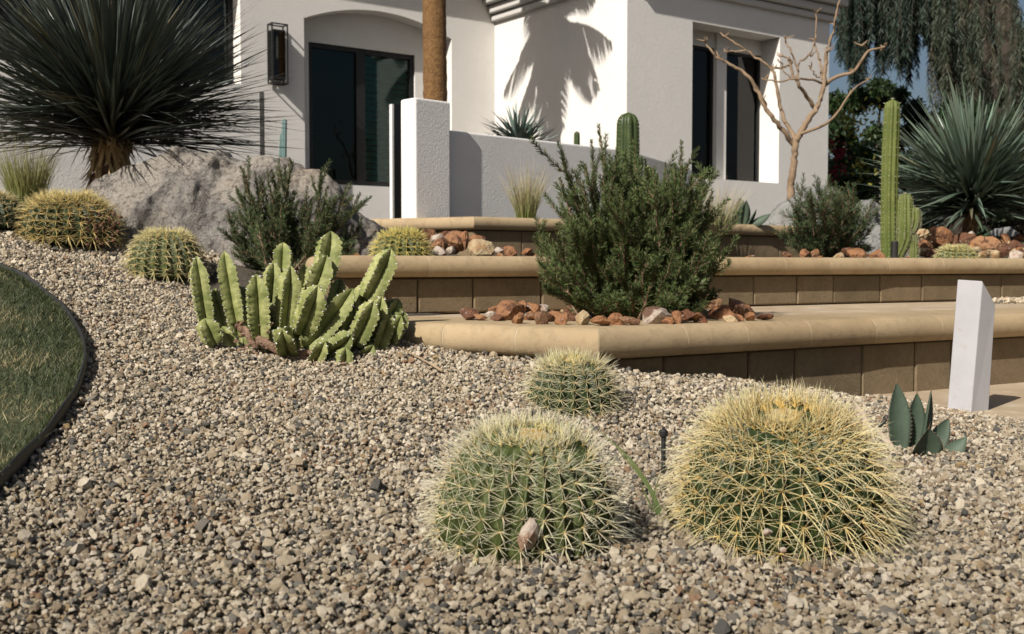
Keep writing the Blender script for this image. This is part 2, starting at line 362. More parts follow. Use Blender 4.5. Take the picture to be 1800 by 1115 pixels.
def core_mesh(pl, zb, zt, name, parent, th=.1):
    mb = MB()
    for i in range(len(pl)-1):
        f0, f1 = miter(pl, i, -.013), miter(pl, i+1, -.013); b0, b1 = miter(pl, i, -.013-th), miter(pl, i+1, -.013-th)
        mb.box8([(f0.x,f0.y,zb),(f1.x,f1.y,zb),(b1.x,b1.y,zb),(b0.x,b0.y,zb),(f0.x,f0.y,zt),(f1.x,f1.y,zt),(b1.x,b1.y,zt),(b0.x,b0.y,zt)])
    return mb.build(name, M['mortar'], parent, org=parent.location)
def retaining(pl, zt, th, over, deep, zb, lab, seed, stone=.33, bl=.3):
    e = empty('retaining_wall', (pl[1].x, pl[1].y, zb), lab, 'retaining wall')
    cap_mesh(pl, zt, th, over, deep, stone, 'coping', e, seed=seed)
    cap_mesh(pl, zt-.0012, th-.0024, over-.0012, deep-.004, 99, 'joint_filler', e, gap=0.0, mname='grout')
    block_mesh(pl, zb, zt-th-.001, bl, 'block_course', e, seed=seed+5)
    core_mesh(pl, zb, zt-th-.004, 'mortar_core', e)
    return e
retaining(T1, Z1, .098, .064, .30, -.56, 'lowest tan block wall with thick rounded coping, behind the three front barrel cacti', 3, .30, .28)
retaining(T2, Z2, .084, .054, .16, Z1+.001, 'middle tan block wall with rounded coping, rising behind the large rosemary', 9, .36, .30)
retaining(T3, Z3, .082, .045, .16, Z2-.06, 'upper tan block wall with coping, at the foot of the white garden wall', 14, .42, .32)
def slab(name, pts, z0, z1, m, kind='structure'):
    n = len(pts); mb = MB(); mb.add([(p[0],p[1],z1) for p in pts]+[(p[0],p[1],z0) for p in pts], [tuple(range(n)), tuple(n+k for k in reversed(range(n)))]+[(k,n+k,n+(k+1)%n,(k+1)%n) for k in range(n)])
    return tag(mb.build(name, m), kind=kind)
def ring_between(fr, bk): return [(p.x,p.y) for p in fr] + [(p.x,p.y) for p in reversed(bk)]
F1 = [miter(T1, i, -.28) for i in range(len(T1))]; 
slab('terrace_paving', ring_between(F1, [Vector((-.7,4.7)), Vector((1.9,5.9)), Vector((6.5,8.2))]), Z1-.06, Z1-.004, M['paving'])
F2 = [miter(T2, i, -.13) for i in range(len(T2))]
slab('middle_bed_soil', ring_between(F2, [Vector((-1.0,8)), Vector((2,11)), Vector((9,11))]), Z2-.3, Z2-.025, M['soil'])
slab('upper_bed_soil', ring_between([miter(T3,i,-.12) for i in range(len(T3))], [Vector((2.1,16)), Vector((-5.5,16)), Vector((-5.5,7.1))]), Z3-.3, Z3-.02, M['soil'])
slab('rear_garden_soil', [(1.6,9.9),(14,11),(14,30),(-8,30),(-8,15.5),(1.4,15.5)], -.7, .14, M['soil'])
# walkway at lower right
wk = [onz(1530,697,ZW), onz(1600,708,ZW), onz(1660,722,ZW), onz(1752,737,ZW), onz(1800,744,ZW), onz(2100,775,ZW)]
wp = [(p.x,p.y) for p in wk] + [(6.5,2.9),(6.5,7.2),(T1[4].x,T1[4].y+.03),(T1[3].x,T1[3].y+.03),(1.30,4.09)]
slab('walkway', wp, ZW-.1, ZW, M['paving'])

# ------------------------------------------------------------------ lawn
led = [og(a, b) for a, b in ((-60,462),(0,480),(50,506),(98,545),(128,580),(145,618),(147,655),(132,700),(100,752),(55,806),(0,862),(-60,915),(-160,1000))]
def smooth_line(pts, n):
    pts = [Vector(p) for p in pts]; out = []
    for i in range(len(pts)-1):
        p0 = pts[max(i-1,0)]; p1 = pts[i]; p2 = pts[i+1]; p3 = pts[min(i+2,len(pts)-1)]
        for k in range(n):
            t = k/n; out.append(.5*((2*p1)+(p2-p0)*t+(2*p0-5*p1+4*p2-p3)*t*t+(3*p1-p0-3*p2+p3)*t**3))
    return out+[pts[-1]]
led = smooth_line(led, 6); nL = len(led)
LE = np.array([(p.x, p.y) for p in led])
mb = MB(); K = 14
vs = []; fs = []
for i, p in enumerate(led):
    for k in range(K):
        f = k/(K-1); x = p.x*(1-f) + (-4.2)*f; y = p.y*(1-f) + (p.y*.9+.4)*f
        vs.append((x, y, gz1(x, y)+.012))
for i in range(nL-1):
    for k in range(K-1): fs.append((i*K+k, i*K+k+1, (i+1)*K+k+1, (i+1)*K+k))
mb.add(vs, fs); tag(mb.build('lawn', M['grasssoil'], smooth=True), kind='structure')
mb = MB(); vs = []; fs = []
for i, p in enumerate(led):
    q = led[min(i+1,nL-1)]-led[max(i-1,0)]; n = Vector((q.y,-q.x,0)).normalized()
    if n.x < 0: n = -n
    g = gz1(p.x, p.y)
    for o, z in ((0,-.03),(.008,-.03),(.008,.036),(.004,.039),(0,.036)): vs.append((p.x+n.x*o, p.y+n.y*o, g+z+.003*math.sin(i*.7)))
for i in range(nL-1):
    for k in range(5): fs.append((i*5+k, i*5+(k+1)%5, (i+1)*5+(k+1)%5, (i+1)*5+k))
mb.add(vs, fs); o = mb.build('lawn_edging', M['blackplastic'], smooth=True); tag(o, 'black plastic edging strip curving between the lawn and the gravel', 'edging')
def inpoly(x, y, poly):
    ins = np.zeros(len(x), bool); n = len(poly); j = n-1
    for i in range(n):
        xi, yi = poly[i][0], poly[i][1]; xj, yj = poly[j][0], poly[j][1]
        c = ((yi > y) != (yj > y)) & (x < (xj-xi)*(y-yi)/((yj-yi) if abs(yj-yi) > 1e-12 else 1e-12)+xi)
        ins ^= c; j = i
    return ins
lawn_poly = [(p.x,p.y) for p in led] + [(-4.2, led[-1].y*.9+.4), (-4.2, led[0].y*.9+.4)]
NB = 125000
x = rng.uniform(-2.9, -.4, NB); y = rng.uniform(1.3, 4.2, NB); k = inpoly(x, y, lawn_poly) & (x > -.466*y*1.2-.6); x, y = x[k], y[k]; n_ = len(x)
dry = (np.sin(x*9+y*5)+np.sin(y*13-x*4)+rng.normal(0,.9,n_)) > .8
p = np.stack([x, y, gz(x, y)+.010], -1); d = np.stack([rng.normal(0,.45,n_), rng.normal(0,.45,n_), np.ones(n_)], -1)
c0 = jcol((.035,.048,.018), n_, .4, .1); c1 = jcol((.10,.125,.055), n_, .5, .12); c1[dry] = jcol((.36,.32,.18), dry.sum(), .3); c0[dry] = jcol((.22,.19,.09), dry.sum(), .3)
ne = 4200; ie = rng.integers(0, nL-1, ne); fe = rng.random(ne)[:,None]; EP = LE[ie]*(1-fe)+LE[ie+1]*fe; EP[:,0] -= rng.uniform(.004,.03,ne)
p = np.concatenate([p, np.stack([EP[:,0], EP[:,1], gz(EP[:,0],EP[:,1])+.010], -1)]); d = np.concatenate([d, np.stack([rng.uniform(-.2,.5,ne), rng.normal(-.1,.4,ne), np.ones(ne)], -1)])
c0 = np.concatenate([c0, jcol((.035,.048,.018), ne, .4, .1)]); c1 = np.concatenate([c1, jcol((.12,.14,.06), ne, .5, .12)]); n_ += ne
V, F, C_ = blades(p, d, rng.uniform(.012,.030,n_)*(1+.5*(rng.random(n_)<.08)), rng.normal(0,.35,(n_,3))*[1,1,.3], rng.uniform(.0016,.003,n_), K=3, c0=c0, c1=c1)
tag(npmesh('grass', V, [F], M['leaf'], col=C_), 'short green and straw coloured grass blades covering the lawn at the left', 'grass', kind='stuff')

# ------------------------------------------------------------------ gravel stones (instances on points)
def hullmesh(name, npts, sx, sy, sz, seed, sub=0, disp=0, m=None, smooth=False):
    rr = random.Random(seed); bm = bmesh.new()
    for _ in range(npts):
        v = Vector((rr.gauss(0,1), rr.gauss(0,1), rr.gauss(0,1))).normalized()*rr.uniform(.78,1.0); bm.verts.new((v.x*sx, v.y*sy, v.z*sz))
    r = bmesh.ops.convex_hull(bm, input=bm.verts)
    bmesh.ops.delete(bm, geom=list({e for e in r['geom_interior'] if isinstance(e, bmesh.types.BMVert)}), context='VERTS')
    if sub:
        bmesh.ops.subdivide_edges(bm, edges=bm.edges[:], cuts=sub, use_grid_fill=True, smooth=.25)
        bmesh.ops.triangulate(bm, faces=bm.faces[:])
        S = max(sx, sy, sz); of = Vector((seed*3.1, seed*1.7, 0))
        for v in bm.verts:
            n = noise.fractal(v.co/S*1.6+of, .9, 2.1, 5); v.co += v.normal*0 + v.co.normalized()*n*disp*S
    bmesh.ops.recalc_face_normals(bm, faces=bm.faces)
    me = bpy.data.meshes.new(name); bm.to_mesh(me); bm.free()
    if smooth:
        for p_ in me.polygons: p_.use_smooth = True
    if m: me.materials.append(m)
    return me
gcol = bpy.data.collections.new('stone_shapes')
for i in range(16):
    rr = random.Random(100+i); me = hullmesh('stone_shape', rr.choice((10,12,14,18)), 1, rr.uniform(.7,.98), rr.uniform(.6,.95), 100+i, m=M['gravel'])
    o = bpy.data.objects.new('stone_shape', me); gcol.objects.link(o)
t1poly = ring_between([miter(T1,i,.012) for i in range(len(T1))], [Vector((-1.2,7)), Vector((7,7.5))])
def gravel_points():
    out = []
    for (dens, r0, r1, lift) in ((13500, .0040, .0070, -.005), (12500, .0038, .0068, .002), (4600, .0056, .0088, .005), (800, .0085, .0125, .006), (120, .013, .020, .006)):
        A = 7.0*4.9; n = int(dens*A); x = rng.uniform(-3.3, 3.7, n); y = rng.uniform(.9, 5.8, n)
        k = (np.abs(x) < .466*y*1.15+.62) & (y > 1.15); x, y = x[k], y[k]
        z = gz(x, y); py = 465.5 - z/y*FPX; k = (py < 1290); x, y, z = x[k], y[k], z[k]
        k = ~inpoly(x, y, t1poly) & ~inpoly(x, y, lawn_poly) & ~inpoly(x, y, wp); x, y, z = x[k], y[k], z[k]
        # keep off the lawn edging
        dd = np.full(len(x), 9.)
        for q in LE: dd = np.minimum(dd, np.hypot(x-q[0], y-q[1]))
        k = dd > .012; x, y, z = x[k], y[k], z[k]
        s = rng.uniform(r0, r1, len(x))
        out.append(np.stack([x, y, z+rng.uniform(-.008,.007,len(x))+lift+.004*np.sin(x*23+y*9)*np.sin(y*31-x*7), s], -1))
    return np.concatenate(out)
GP = gravel_points()
# bits of gravel lying on the walkway edge and the pale patch on the lowest terrace
ex = []
for _ in range(500):
    i = random.randint(0, len(wk)-2); f = random.random(); q = wk[i].lerp(wk[i+1], f); ex.append((q.x+random.gauss(0,.02), q.y+abs(random.gauss(0,.02)), ZW+.003, random.uniform(.004,.009)))
for _ in range(1500):
    q = onz(random.uniform(1745,1960), random.uniform(520,533), Z1)
    ex.append((q.x, q.y, Z1+random.uniform(0,.012), random.uniform(.007,.013)))
GP = np.concatenate([GP, np.array(ex)])
print('gravel', len(GP))
me = bpy.data.meshes.new('gravel'); me.vertices.add(len(GP)); me.vertices.foreach_set('co', GP[:,:3].astype(np.float32).ravel())
for nm, arr in (('scl', GP[:,3]), ('rnd', np.clip(rng.uniform(0,1,len(GP))+.10*np.sin(GP[:,0]*7+GP[:,1]*3)*np.sin(GP[:,1]*9-GP[:,0]*4), 0, .999))):
    a = me.attributes.new(nm, 'FLOAT', 'POINT'); a.data.foreach_set('value', arr.astype(np.float32))
a = me.attributes.new('rot', 'FLOAT_VECTOR', 'POINT'); a.data.foreach_set('vector', (rng.uniform(-1,1,(len(GP),3))*[.7,.7,3.14]).astype(np.float32).ravel())
gob = link('gravel', me, M['gravel']); tag(gob, 'loose beige and grey crushed gravel covering the sloping ground', 'gravel', kind='stuff')
def instance_nodes(ob, coll):
    ng = bpy.data.node_groups.new('scatter', 'GeometryNodeTree')
    ng.interface.new_socket('Geometry', in_out='INPUT', socket_type='NodeSocketGeometry'); ng.interface.new_socket('Geometry', in_out='OUTPUT', socket_type='NodeSocketGeometry')
    N = ng.nodes; gi = N.new('NodeGroupInput'); go_ = N.new('NodeGroupOutput')
    m2p = N.new('GeometryNodeMeshToPoints'); ci = N.new('GeometryNodeCollectionInfo'); ci.inputs[0].default_value = coll
    ci.inputs['Separate Children'].default_value = True; ci.inputs['Reset Children'].default_value = True
    ip = N.new('GeometryNodeInstanceOnPoints'); ip.inputs['Pick Instance'].default_value = True
    L = ng.links; L.new(gi.outputs[0], m2p.inputs[0]); L.new(m2p.outputs[0], ip.inputs['Points']); L.new(ci.outputs[0], ip.inputs['Instance'])
    for nm, tp, sock in (('scl','FLOAT','Scale'), ('rot','FLOAT_VECTOR','Rotation')):
        na = N.new('GeometryNodeInputNamedAttribute'); na.data_type = tp; na.inputs[0].default_value = nm; L.new(na.outputs[0], ip.inputs[sock])
    ri = N.new('FunctionNodeRandomValue'); ri.data_type = 'INT'; ri.inputs[4].default_value = 0; ri.inputs[5].default_value = 15
    L.new([s for s in ri.outputs if s.type == 'INT'][0], ip.inputs['Instance Index'])
    L.new(ip.outputs[0], go_.inputs[0]); md = ob.modifiers.new('scatter', 'NODES'); md.node_group = ng
instance_nodes(gob, gcol)

# ------------------------------------------------------------------ barrel cacti
def barrel(loc, Rb, H, ribs, label, seed, spine=.035, nrad=8, ncen=4, rs=.0010, skin='barrel', areo=.02, tilt=(0,0), crownc=(.66,.50,.14), sp0=(.52,.40,.17), sp1=(.66,.60,.36), droop=.35, dense=1.0, sink=.25):
    global rng
    old = rng; rng = np.random.default_rng(seed)
    e = empty('barrel_cactus', loc, label, 'cactus', 'golden barrel cacti in the gravel and beds')
    e.rotation_euler = (tilt[0], tilt[1], 0)
    # profile phi: 0 top .. pi bottom; the lower part is sunk in the gravel
    def prof(ph):
        s = np.sin(ph)**.86; c = np.cos(ph); zz = np.where(c > 0, np.abs(c)**.9, -np.abs(c)**1.1*sink/(1))
        dip = .07*np.exp(-(ph/.28)**2)
        return Rb*s, H*(sink*.35 + (1-sink*.35)*zz - dip)
    NT = ribs*10; NPH = 44; ph = np.linspace(.0, 2.45, NPH); th = 2*np.pi*np.arange(NT)/NT
    r, z = prof(ph); amp = .16*np.clip(np.sin(ph)*1.6, 0, 1)
    w_ = np.abs(np.sin(ribs*th/2))**.85
    rr = r[:,None]*(1-amp[:,None]*w_[None,:]); 
    V = np.stack([rr*np.cos(th), rr*np.sin(th), np.repeat(z[:,None], NT, 1)], -1).reshape(-1,3)
    i = np.arange(NPH-1)[:,None]*NT; j = np.arange(NT)[None,:]; j2 = (j+1)%NT
    F = np.stack([i+j, i+NT+j, i+NT+j2, i+j2], -1).reshape(-1,4)
    npmesh('body', V, [F], M[skin], e, smooth=True)
    # areoles
    ps, ds, Ls, bs, c0s, c1s, rs_ = [], [], [], [], [], [], []
    phs = []; a = .30; 
    while a < 2.15:
        phs.append(a); r0, z0 = prof(np.array([a])); r1, z1 = prof(np.array([a+.01])); L_ = math.hypot(r1[0]-r0[0], z1[0]-z0[0])/.01; a += areo/max(L_,1e-3)*(1 if a > .7 else .55)
    gx = np.array([0,0,-1.])
    cush = []
    def emit(p, N_, T_, S_, top, extra=1):
        cush.append((p, N_))
        nr = nrad; an = np.linspace(0, 2*np.pi, nr, endpoint=False)+rng.uniform(0,.6); 
        D = N_[None]*rng.uniform(.15,.5,nr)[:,None] + T_[None]*np.cos(an)[:,None]*.55 + S_[None]*np.sin(an)[:,None]*1.25
        nc = ncen; an2 = rng.uniform(0, 2*np.pi, nc); D2 = N_[None]*1.0 + T_[None]*(np.cos(an2)*.45+.12)[:,None] + S_[None]*np.sin(an2)[:,None]*.5
        if top > 0: D2 = D2*(1-.5*top) + np.array([0,0,1.])*top*.9; D = D*(1-.35*top) + np.array([0,0,1.])*top*.5
        Dd = np.concatenate([D, D2]) + rng.normal(0,.13,(nr+nc,3)); n = nr+nc
        LL = np.concatenate([rng.uniform(.6,.95,nr), rng.uniform(.85,1.35,nc)])*spine*(1-.25*top)
        B = gx[None]*np.concatenate([rng.uniform(0,.15,nr), rng.uniform(.3,1.,nc)*1])[:,None]*droop*(1-.8*top) + rng.normal(0,.06,(n,3))
        ps.append(np.repeat(p[None], n, 0)); ds.append(Dd); bs.append(B)
        q_ = float(top >= .999); base = np.array(sp0)*(1-top)+np.array(crownc)*top; tip = np.array(sp1)*(1-q_*.6)+np.array(crownc)*q_*.6; LL *= (1-.62*q_)
        c0s.append(jcol(base, n, .15)); c1s.append(jcol(tip, n, .15)); Ls.append(LL); rs_.append(np.concatenate([np.full(nr, rs*.85), np.full(nc, rs*1.25)]))
    for kr in range(ribs):
        t0 = 2*np.pi*kr/ribs; of = rng.uniform(-.4,.4)
        for a in phs:
            a2 = a + of*(areo/(Rb*1.2)) ; r0, z0 = prof(np.array([a2])); r1, z1 = prof(np.array([a2+.02])); r0, z0, r1, z1 = r0[0], z0[0], r1[0], z1[0]
            er = np.array([math.cos(t0), math.sin(t0), 0]); T_ = er*(r1-r0)+np.array([0,0,z1-z0]); T_ /= np.linalg.norm(T_)
            S_ = np.array([-math.sin(t0), math.cos(t0), 0]); N_ = np.cross(S_, T_); 
            if N_ @ (er+np.array([0,0,.3])) < 0: N_ = -N_
            if a2 < .62 and rng.random() > .75: continue
            emit(er*r0+np.array([0,0,z0]), N_, T_, S_, float(np.clip((.75-a2)/.5, 0, 1)))
    for _ in range(int(20*dense*(Rb/.15)**1.3)):      # crown tuft
        rad = Rb*.30*math.sqrt(rng.random()); t0 = rng.uniform(0, 2*np.pi); er = np.array([math.cos(t0), math.sin(t0), 0])
        a2 = rad/Rb; r0, z0 = prof(np.array([max(a2,.02)])); emit(er*rad+np.array([0,0,z0[0]]), np.array([0,0,1.])+er*.3, er, np.array([-er[1],er[0],0]), 1.0)
    V, F, C_ = strands(np.concatenate(ps), np.concatenate(ds), np.concatenate(Ls), np.concatenate(bs), np.concatenate(rs_), K=5, n=3, c0=np.concatenate(c0s), c1=np.concatenate(c1s), taper=1.6)
    cp_ = np.array([c_[0] for c_ in cush]); cn_ = np.array([c_[1] for c_ in cush]); nc_ = len(cp_)
    Vc, Fc, Cc_ = strands(cp_-cn_*.002, cn_, np.full(nc_, .0055), np.zeros((nc_,3)), np.full(nc_, max(.0021, rs*2.6)), K=4, n=6, c0=jcol((.50,.33,.10), nc_, .2), c1=jcol((.62,.44,.16), nc_, .2), taper=3)
    V, F, C_ = joinVF([(V, F, C_), (Vc, Fc, Cc_)]); npmesh('spines', V, [F], M['spine'], e, col=C_)
    # woolly crown
    mb = MB(); vs = [(0,0,prof(np.array([0.]))[1][0]+.004)]; n = 20; fs = []
    for k, f in enumerate((.07,.14,.20)):
        for q in range(n):
            t0 = 2*math.pi*q/n; vs.append((Rb*f*math.cos(t0), Rb*f*math.sin(t0), prof(np.array([f]))[1][0]+(.006 if k < 2 else -.003)))
    for q in range(n): fs.append((0, 1+q, 1+(q+1)%n))
    for k in range(2):
        for q in range(n): fs.append((1+k*n+q, 1+(k+1)*n+q, 1+(k+1)*n+(q+1)%n, 1+k*n+(q+1)%n))
    mb.add(vs, fs); mb.build('crown_wool', M['wool'], e, smooth=True)
    rng = old; return e
g = og(920, 944); g.z -= .010
b1 = barrel(g, .160, .212, 27, 'pale spined barrel cactus with a beige stone lodged in the spines near its base', 11, spine=.040, nrad=8, ncen=4, rs=.00070, skin='barrel_pale', areo=.0245, tilt=(R(8),R(5)), sp0=(.66,.56,.30), sp1=(.90,.87,.68), crownc=(.78,.66,.24), droop=.1, dense=1.6)
g = og(1374, 930); g.z -= .012
b2 = barrel(g, .190, .252, 31, 'largest barrel cactus, long curving yellow spines and two tiny white dried blooms', 12, spine=.060, nrad=7, ncen=4, rs=.00078, areo=.0265, sp0=(.70,.50,.18), sp1=(.90,.86,.56), crownc=(.74,.46,.08), droop=.6, dense=1.2, tilt=(R(10),R(-2)))
g = og(1005, 713); g.z -= .012
b3 = barrel(g, .124, .148, 20, 'small star spined barrel cactus in gravel right in front of the lowest wall corner', 13, spine=.040, nrad=10, ncen=4, rs=.0008, areo=.023, sp0=(.62,.52,.26), sp1=(.86,.81,.58), crownc=(.80,.64,.16), droop=.1, tilt=(R(4),0))
g = og(122, 425); g.z -= .01
b4 = barrel(g, .20, .205, 26, 'wide golden barrel cactus left of the boulder with dried brown blooms on its side', 14, spine=.052, nrad=7, ncen=4, rs=.0013, areo=.030, sp0=(.55,.38,.12), sp1=(.78,.66,.32), crownc=(.74,.58,.20), droop=.4)
g = og(292, 486); g.z -= .006
b5 = barrel(g, .148, .195, 20, 'golden barrel cactus at the front foot of the boulder, between wide barrel and euphorbia', 15, spine=.036, nrad=7, ncen=3, rs=.0013, skin='barrel_pale', areo=.026, sp0=(.58,.46,.18), sp1=(.80,.72,.42), crownc=(.74,.62,.22), droop=.6)
g = og(-22, 398); g.z -= .01
b6 = barrel(g, .15, .15, 20, 'dark green barrel cactus cut off by the left edge of the photo', 16, spine=.036, nrad=7, ncen=3, rs=.0013, areo=.028)
g = P(705, 450, 4.52); g.z = Z2-.02
b7 = barrel(g, .112, .125, 20, 'bright yellow barrel cactus on the left end of the middle wall bed', 17, spine=.034, nrad=7, ncen=3, rs=.0013, areo=.022, sp0=(.60,.48,.12), sp1=(.74,.66,.26), skin='barrel_pale', crownc=(.78,.62,.15), droop=.3)
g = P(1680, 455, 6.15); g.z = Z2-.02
b8 = barrel(g, .105, .088, 18, 'tiny flat barrel cactus beside the red rocks at far right', 18, spine=.028, nrad=7, ncen=3, rs=.0015, areo=.022, sp0=(.5,.42,.15), sp1=(.64,.60,.34), skin='barrel_pale', crownc=(.70,.60,.18))
# stone on b1, dried blooms on b2 and b4
me = hullmesh('lodged_stone', 14, .022, .014, .030, 55, sub=1, disp=.1, m=M['whiterock']); o = link('lodged_stone', me, None, None, P(930, 940, 1.765)); o.rotation_euler = (.2,.3,.3)
tag(o, 'flat beige stone caught in the spines of the front left barrel cactus', 'stone')
for (a_, b_, Y_, s_) in ((1348,881,1.80,.0085),(1376,915,1.80,.007)):
    me = hullmesh('dried_bloom', 20, s_, s_, s_*.8, int(a_), sub=1, disp=.25, m=M['whiterock']); o = link('dried_bloom', me, None, b2)
    o.location = b2.matrix_world.inverted() @ P(a_, b_, Y_) if False else (P(a_, b_, Y_) - b2.location)
mb = MB(); rr = random.Random(5)
for _ in range(70):
    a_ = rr.uniform(150,212); b_ = rr.uniform(372,432); p_ = P(a_, b_, b4.location.y-.16+rr.uniform(-.03,.12)); s_ = rr.uniform(.004,.009)
    q = Vector((rr.gauss(0,1),rr.gauss(0,1),rr.gauss(0,1))).normalized()
    mb.tube([p_-q*s_, p_, p_+q*s_], [s_*.3, s_, s_*.4], 6)
    if rr.random() < .4: mb.tube([p_, p_+Vector((rr.uniform(-.02,.02), .03, -.04))], [.0012,.0012], 4)
mb.build('dried_blooms', M['brownbits'], b4, org=b4.location)

# ------------------------------------------------------------------ angular euphorbia
def eu_stem(base, tip, wpx, roll, parent, sagm=.25, nr=4):
    base = Vector(base); tip = Vector(tip); L = (tip-base).length; Rr = wpx*.60; NS = 8
    mid = (base+tip)/2 + Vector((0,0,-L*sagm*.5)); ns = max(10, int(L/.007))
    d_all = []
    mb = MB(); NA = nr*NS; pts = []
    for i in range(ns+1):
        t = i/ns; p = base*(1-t)**2 + mid*2*t*(1-t) + tip*t*t; pts.append((t, p))
    prevA = None; nodesp = []
    for i, (t, p) in enumerate(pts):
        d = (pts[min(i+1,ns)][1]-pts[max(i-1,0)][1]).normalized()
        if prevA is None: 
            a = d.cross(Vector((0,1,0))); a.normalize(); q = Matrix.Rotation(roll, 3, d); a = q @ a
        else: a = (prevA - d*prevA.dot(d)).normalized()
        prevA = a; b = d.cross(a)
        sc = max(.02, min(1, ((1-t)/.22)**.62 if t > .78 else 1))*(.72+.28*min(1,t/.25))
        sl_ = t*L/.0185; scal = 1+.13*(abs(math.sin(math.pi*sl_))*2-1)
        for k in range(NA):
            an = 2*math.pi*k/NA; f = (k % NS)/NS; u = abs(f-.5)*2   # u=1 on a rib
            rad = Rr*sc*(.30+.70*u**1.12*scal) if k % NS else Rr*sc*scal
            mb.V.append(tuple(p + (a*math.cos(an)+b*math.sin(an))*rad))
        if i > 0 and int(sl_) != int(pts[i-1][0]*L/.0185) and t < .985:
            for k in range(nr):
                an = 2*math.pi*k/nr; o = a*math.cos(an)+b*math.sin(an); nodesp.append((p+o*Rr*sc*.94, o, d, t))
    for i in range(ns):
        for k in range(NA): mb.F.append((i*NA+k, i*NA+(k+1)%NA, (i+1)*NA+(k+1)%NA, (i+1)*NA+k))
    mb.F.append(tuple(ns*NA+k for k in range(NA))); nf = len(mb.F)
    for (p, o, d, t) in nodesp:
        for s_ in (-1, 1):
            s = d.cross(o)*s_; e_ = p+(o*.9+s*.8+d*.2).normalized()*random.uniform(.004,.007)
            mb.tube([p-o*.0015, p+(e_-p)*.45, e_], [.0024,.0016,.0004], 4)
    me = bpy.data.meshes.new('stem'); me.from_pydata([tuple(Vector(v)-parent.location) for v in mb.V], [], mb.F)
    st = link('stem', me, M['euph'], parent); me.materials.append(M['euph_tip']); me.materials.append(M['euph_red'])
    for i_, p_ in enumerate(me.polygons): p_.use_smooth = True; p_.material_index = 0 if i_ < nf else 1
    md = st.modifiers.new('es', 'EDGE_SPLIT'); md.split_angle = R(50)
    return st
eb = og(520, 625); EY = eb.y
eu = empty('angular_euphorbia', eb, 'pale green angular euphorbia with thorn edged stems growing in the gravel', 'succulent')
def cp(x, y): return 310+x/3.716, 380+y/3.716
stems = [ # tip, base (crop coordinates), width, depth offset tip, base, roll
 (130,262,200,715,118,-.02,.0),(312,228,395,705,132,.03,.02),(185,668,250,835,130,-.10,-.08),(522,378,545,800,145,-.07,-.05),(700,172,690,420,125,.10,.08),(635,298,610,600,112,.06,.05),
 (745,322,700,760,125,-.04,-.03),(1012,98,960,420,155,.10,.06),(985,255,830,640,155,.03,.02),(925,452,815,760,150,-.10,-.05),(835,318,830,520,90,.14,.1),(1155,472,850,860,150,-.02,-.04),
 (1402,212,1240,540,140,.02,.0),(1240,436,1170,640,100,.05,.03),(1292,550,1160,830,130,-.08,-.05),(1345,522,1270,820,110,-.03,.0),(1452,540,1330,720,110,.07,.04),(1395,625,1300,900,105,-.02,.0),(1470,650,1400,820,95,-.03,.02),
 (1490,620,1350,860,110,.06,.03),(1150,770,960,900,110,-.12,-.06),(690,735,730,900,130,-.16,-.05),(975,815,905,945,105,-.14,-.08),(1105,855,1085,1015,95,-.13,-.12),(420,458,480,640,90,.10,.07),(1070,415,1010,640,110,.13,.08),
 (1180,560,1060,860,130,.04,.0),(1240,720,1110,930,130,-.02,0),(1330,780,1180,960,130,.02,.0),(890,620,850,860,130,.03,.0),(600,560,640,860,120,.03,.0),(350,520,420,850,110,.05,.03),(800,560,800,880,120,.06,.03),(990,560,960,880,130,.05,.03),(1400,740,1250,960,120,.03,.02),(1290,840,1180,1000,110,-.06,-.02),(460,600,500,880,110,.05,.02),(860,480,850,860,110,.1,.05),(250,470,330,800,110,.08,.04),(300,720,420,900,90,-.05,-.03),(1180,480,1060,700,100,.1,.06),(540,760,640,880,110,.02,.0)]
for i, (tx, ty, bx, by, w_, dt, db) in enumerate(stems):
    a_ = cp(tx, ty); b_ = cp(bx, by); tip = P(*a_, EY+dt); bs = P(*b_, EY+db); g_ = gz1(bs.x, bs.y)
    if bs.z < g_-.03: bs.z = g_-.03
    eu_stem(bs, tip, w_/3.716/FPX*EY*1.05, R([66,58,72,62,50,70,78][i % 7]), eu, .2)
mb = MB(); rr = random.Random(4)
for (x0,y0,x1,y1,r_) in ((450,760,720,930,.014),(400,700,520,860,.013),(640,930,860,935,.010),(700,900,1000,930,.011),(900,940,1100,930,.009)):
    a_ = P(*cp(x0,y0), EY-.06); b_ = P(*cp(x1,y1), EY-.07)
    for q in (a_, b_): q.z = max(q.z, gz1(q.x,q.y)+.002)
    m_ = (a_+b_)/2+Vector((0,0,.012)); mb.tube([a_, a_.lerp(m_,.5)+Vector((0,0,rr.uniform(-.006,.006))), m_, m_.lerp(b_,.5), b_], [r_*.8,r_*1.1,r_,r_*.9,r_*.6], 9, jit=.35)
for _ in range(26):
    a_ = P(*cp(rr.uniform(380,620), rr.uniform(680,900)), EY-.07); q = Vector((rr.gauss(0,1),rr.gauss(0,1),rr.gauss(0,.5))).normalized()*rr.uniform(.006,.014)
    mb.tube([a_-q, a_, a_+q], [.002,.006,.002], 5)
mb.build('woody_base', M['woody'], eu, org=eu.location)

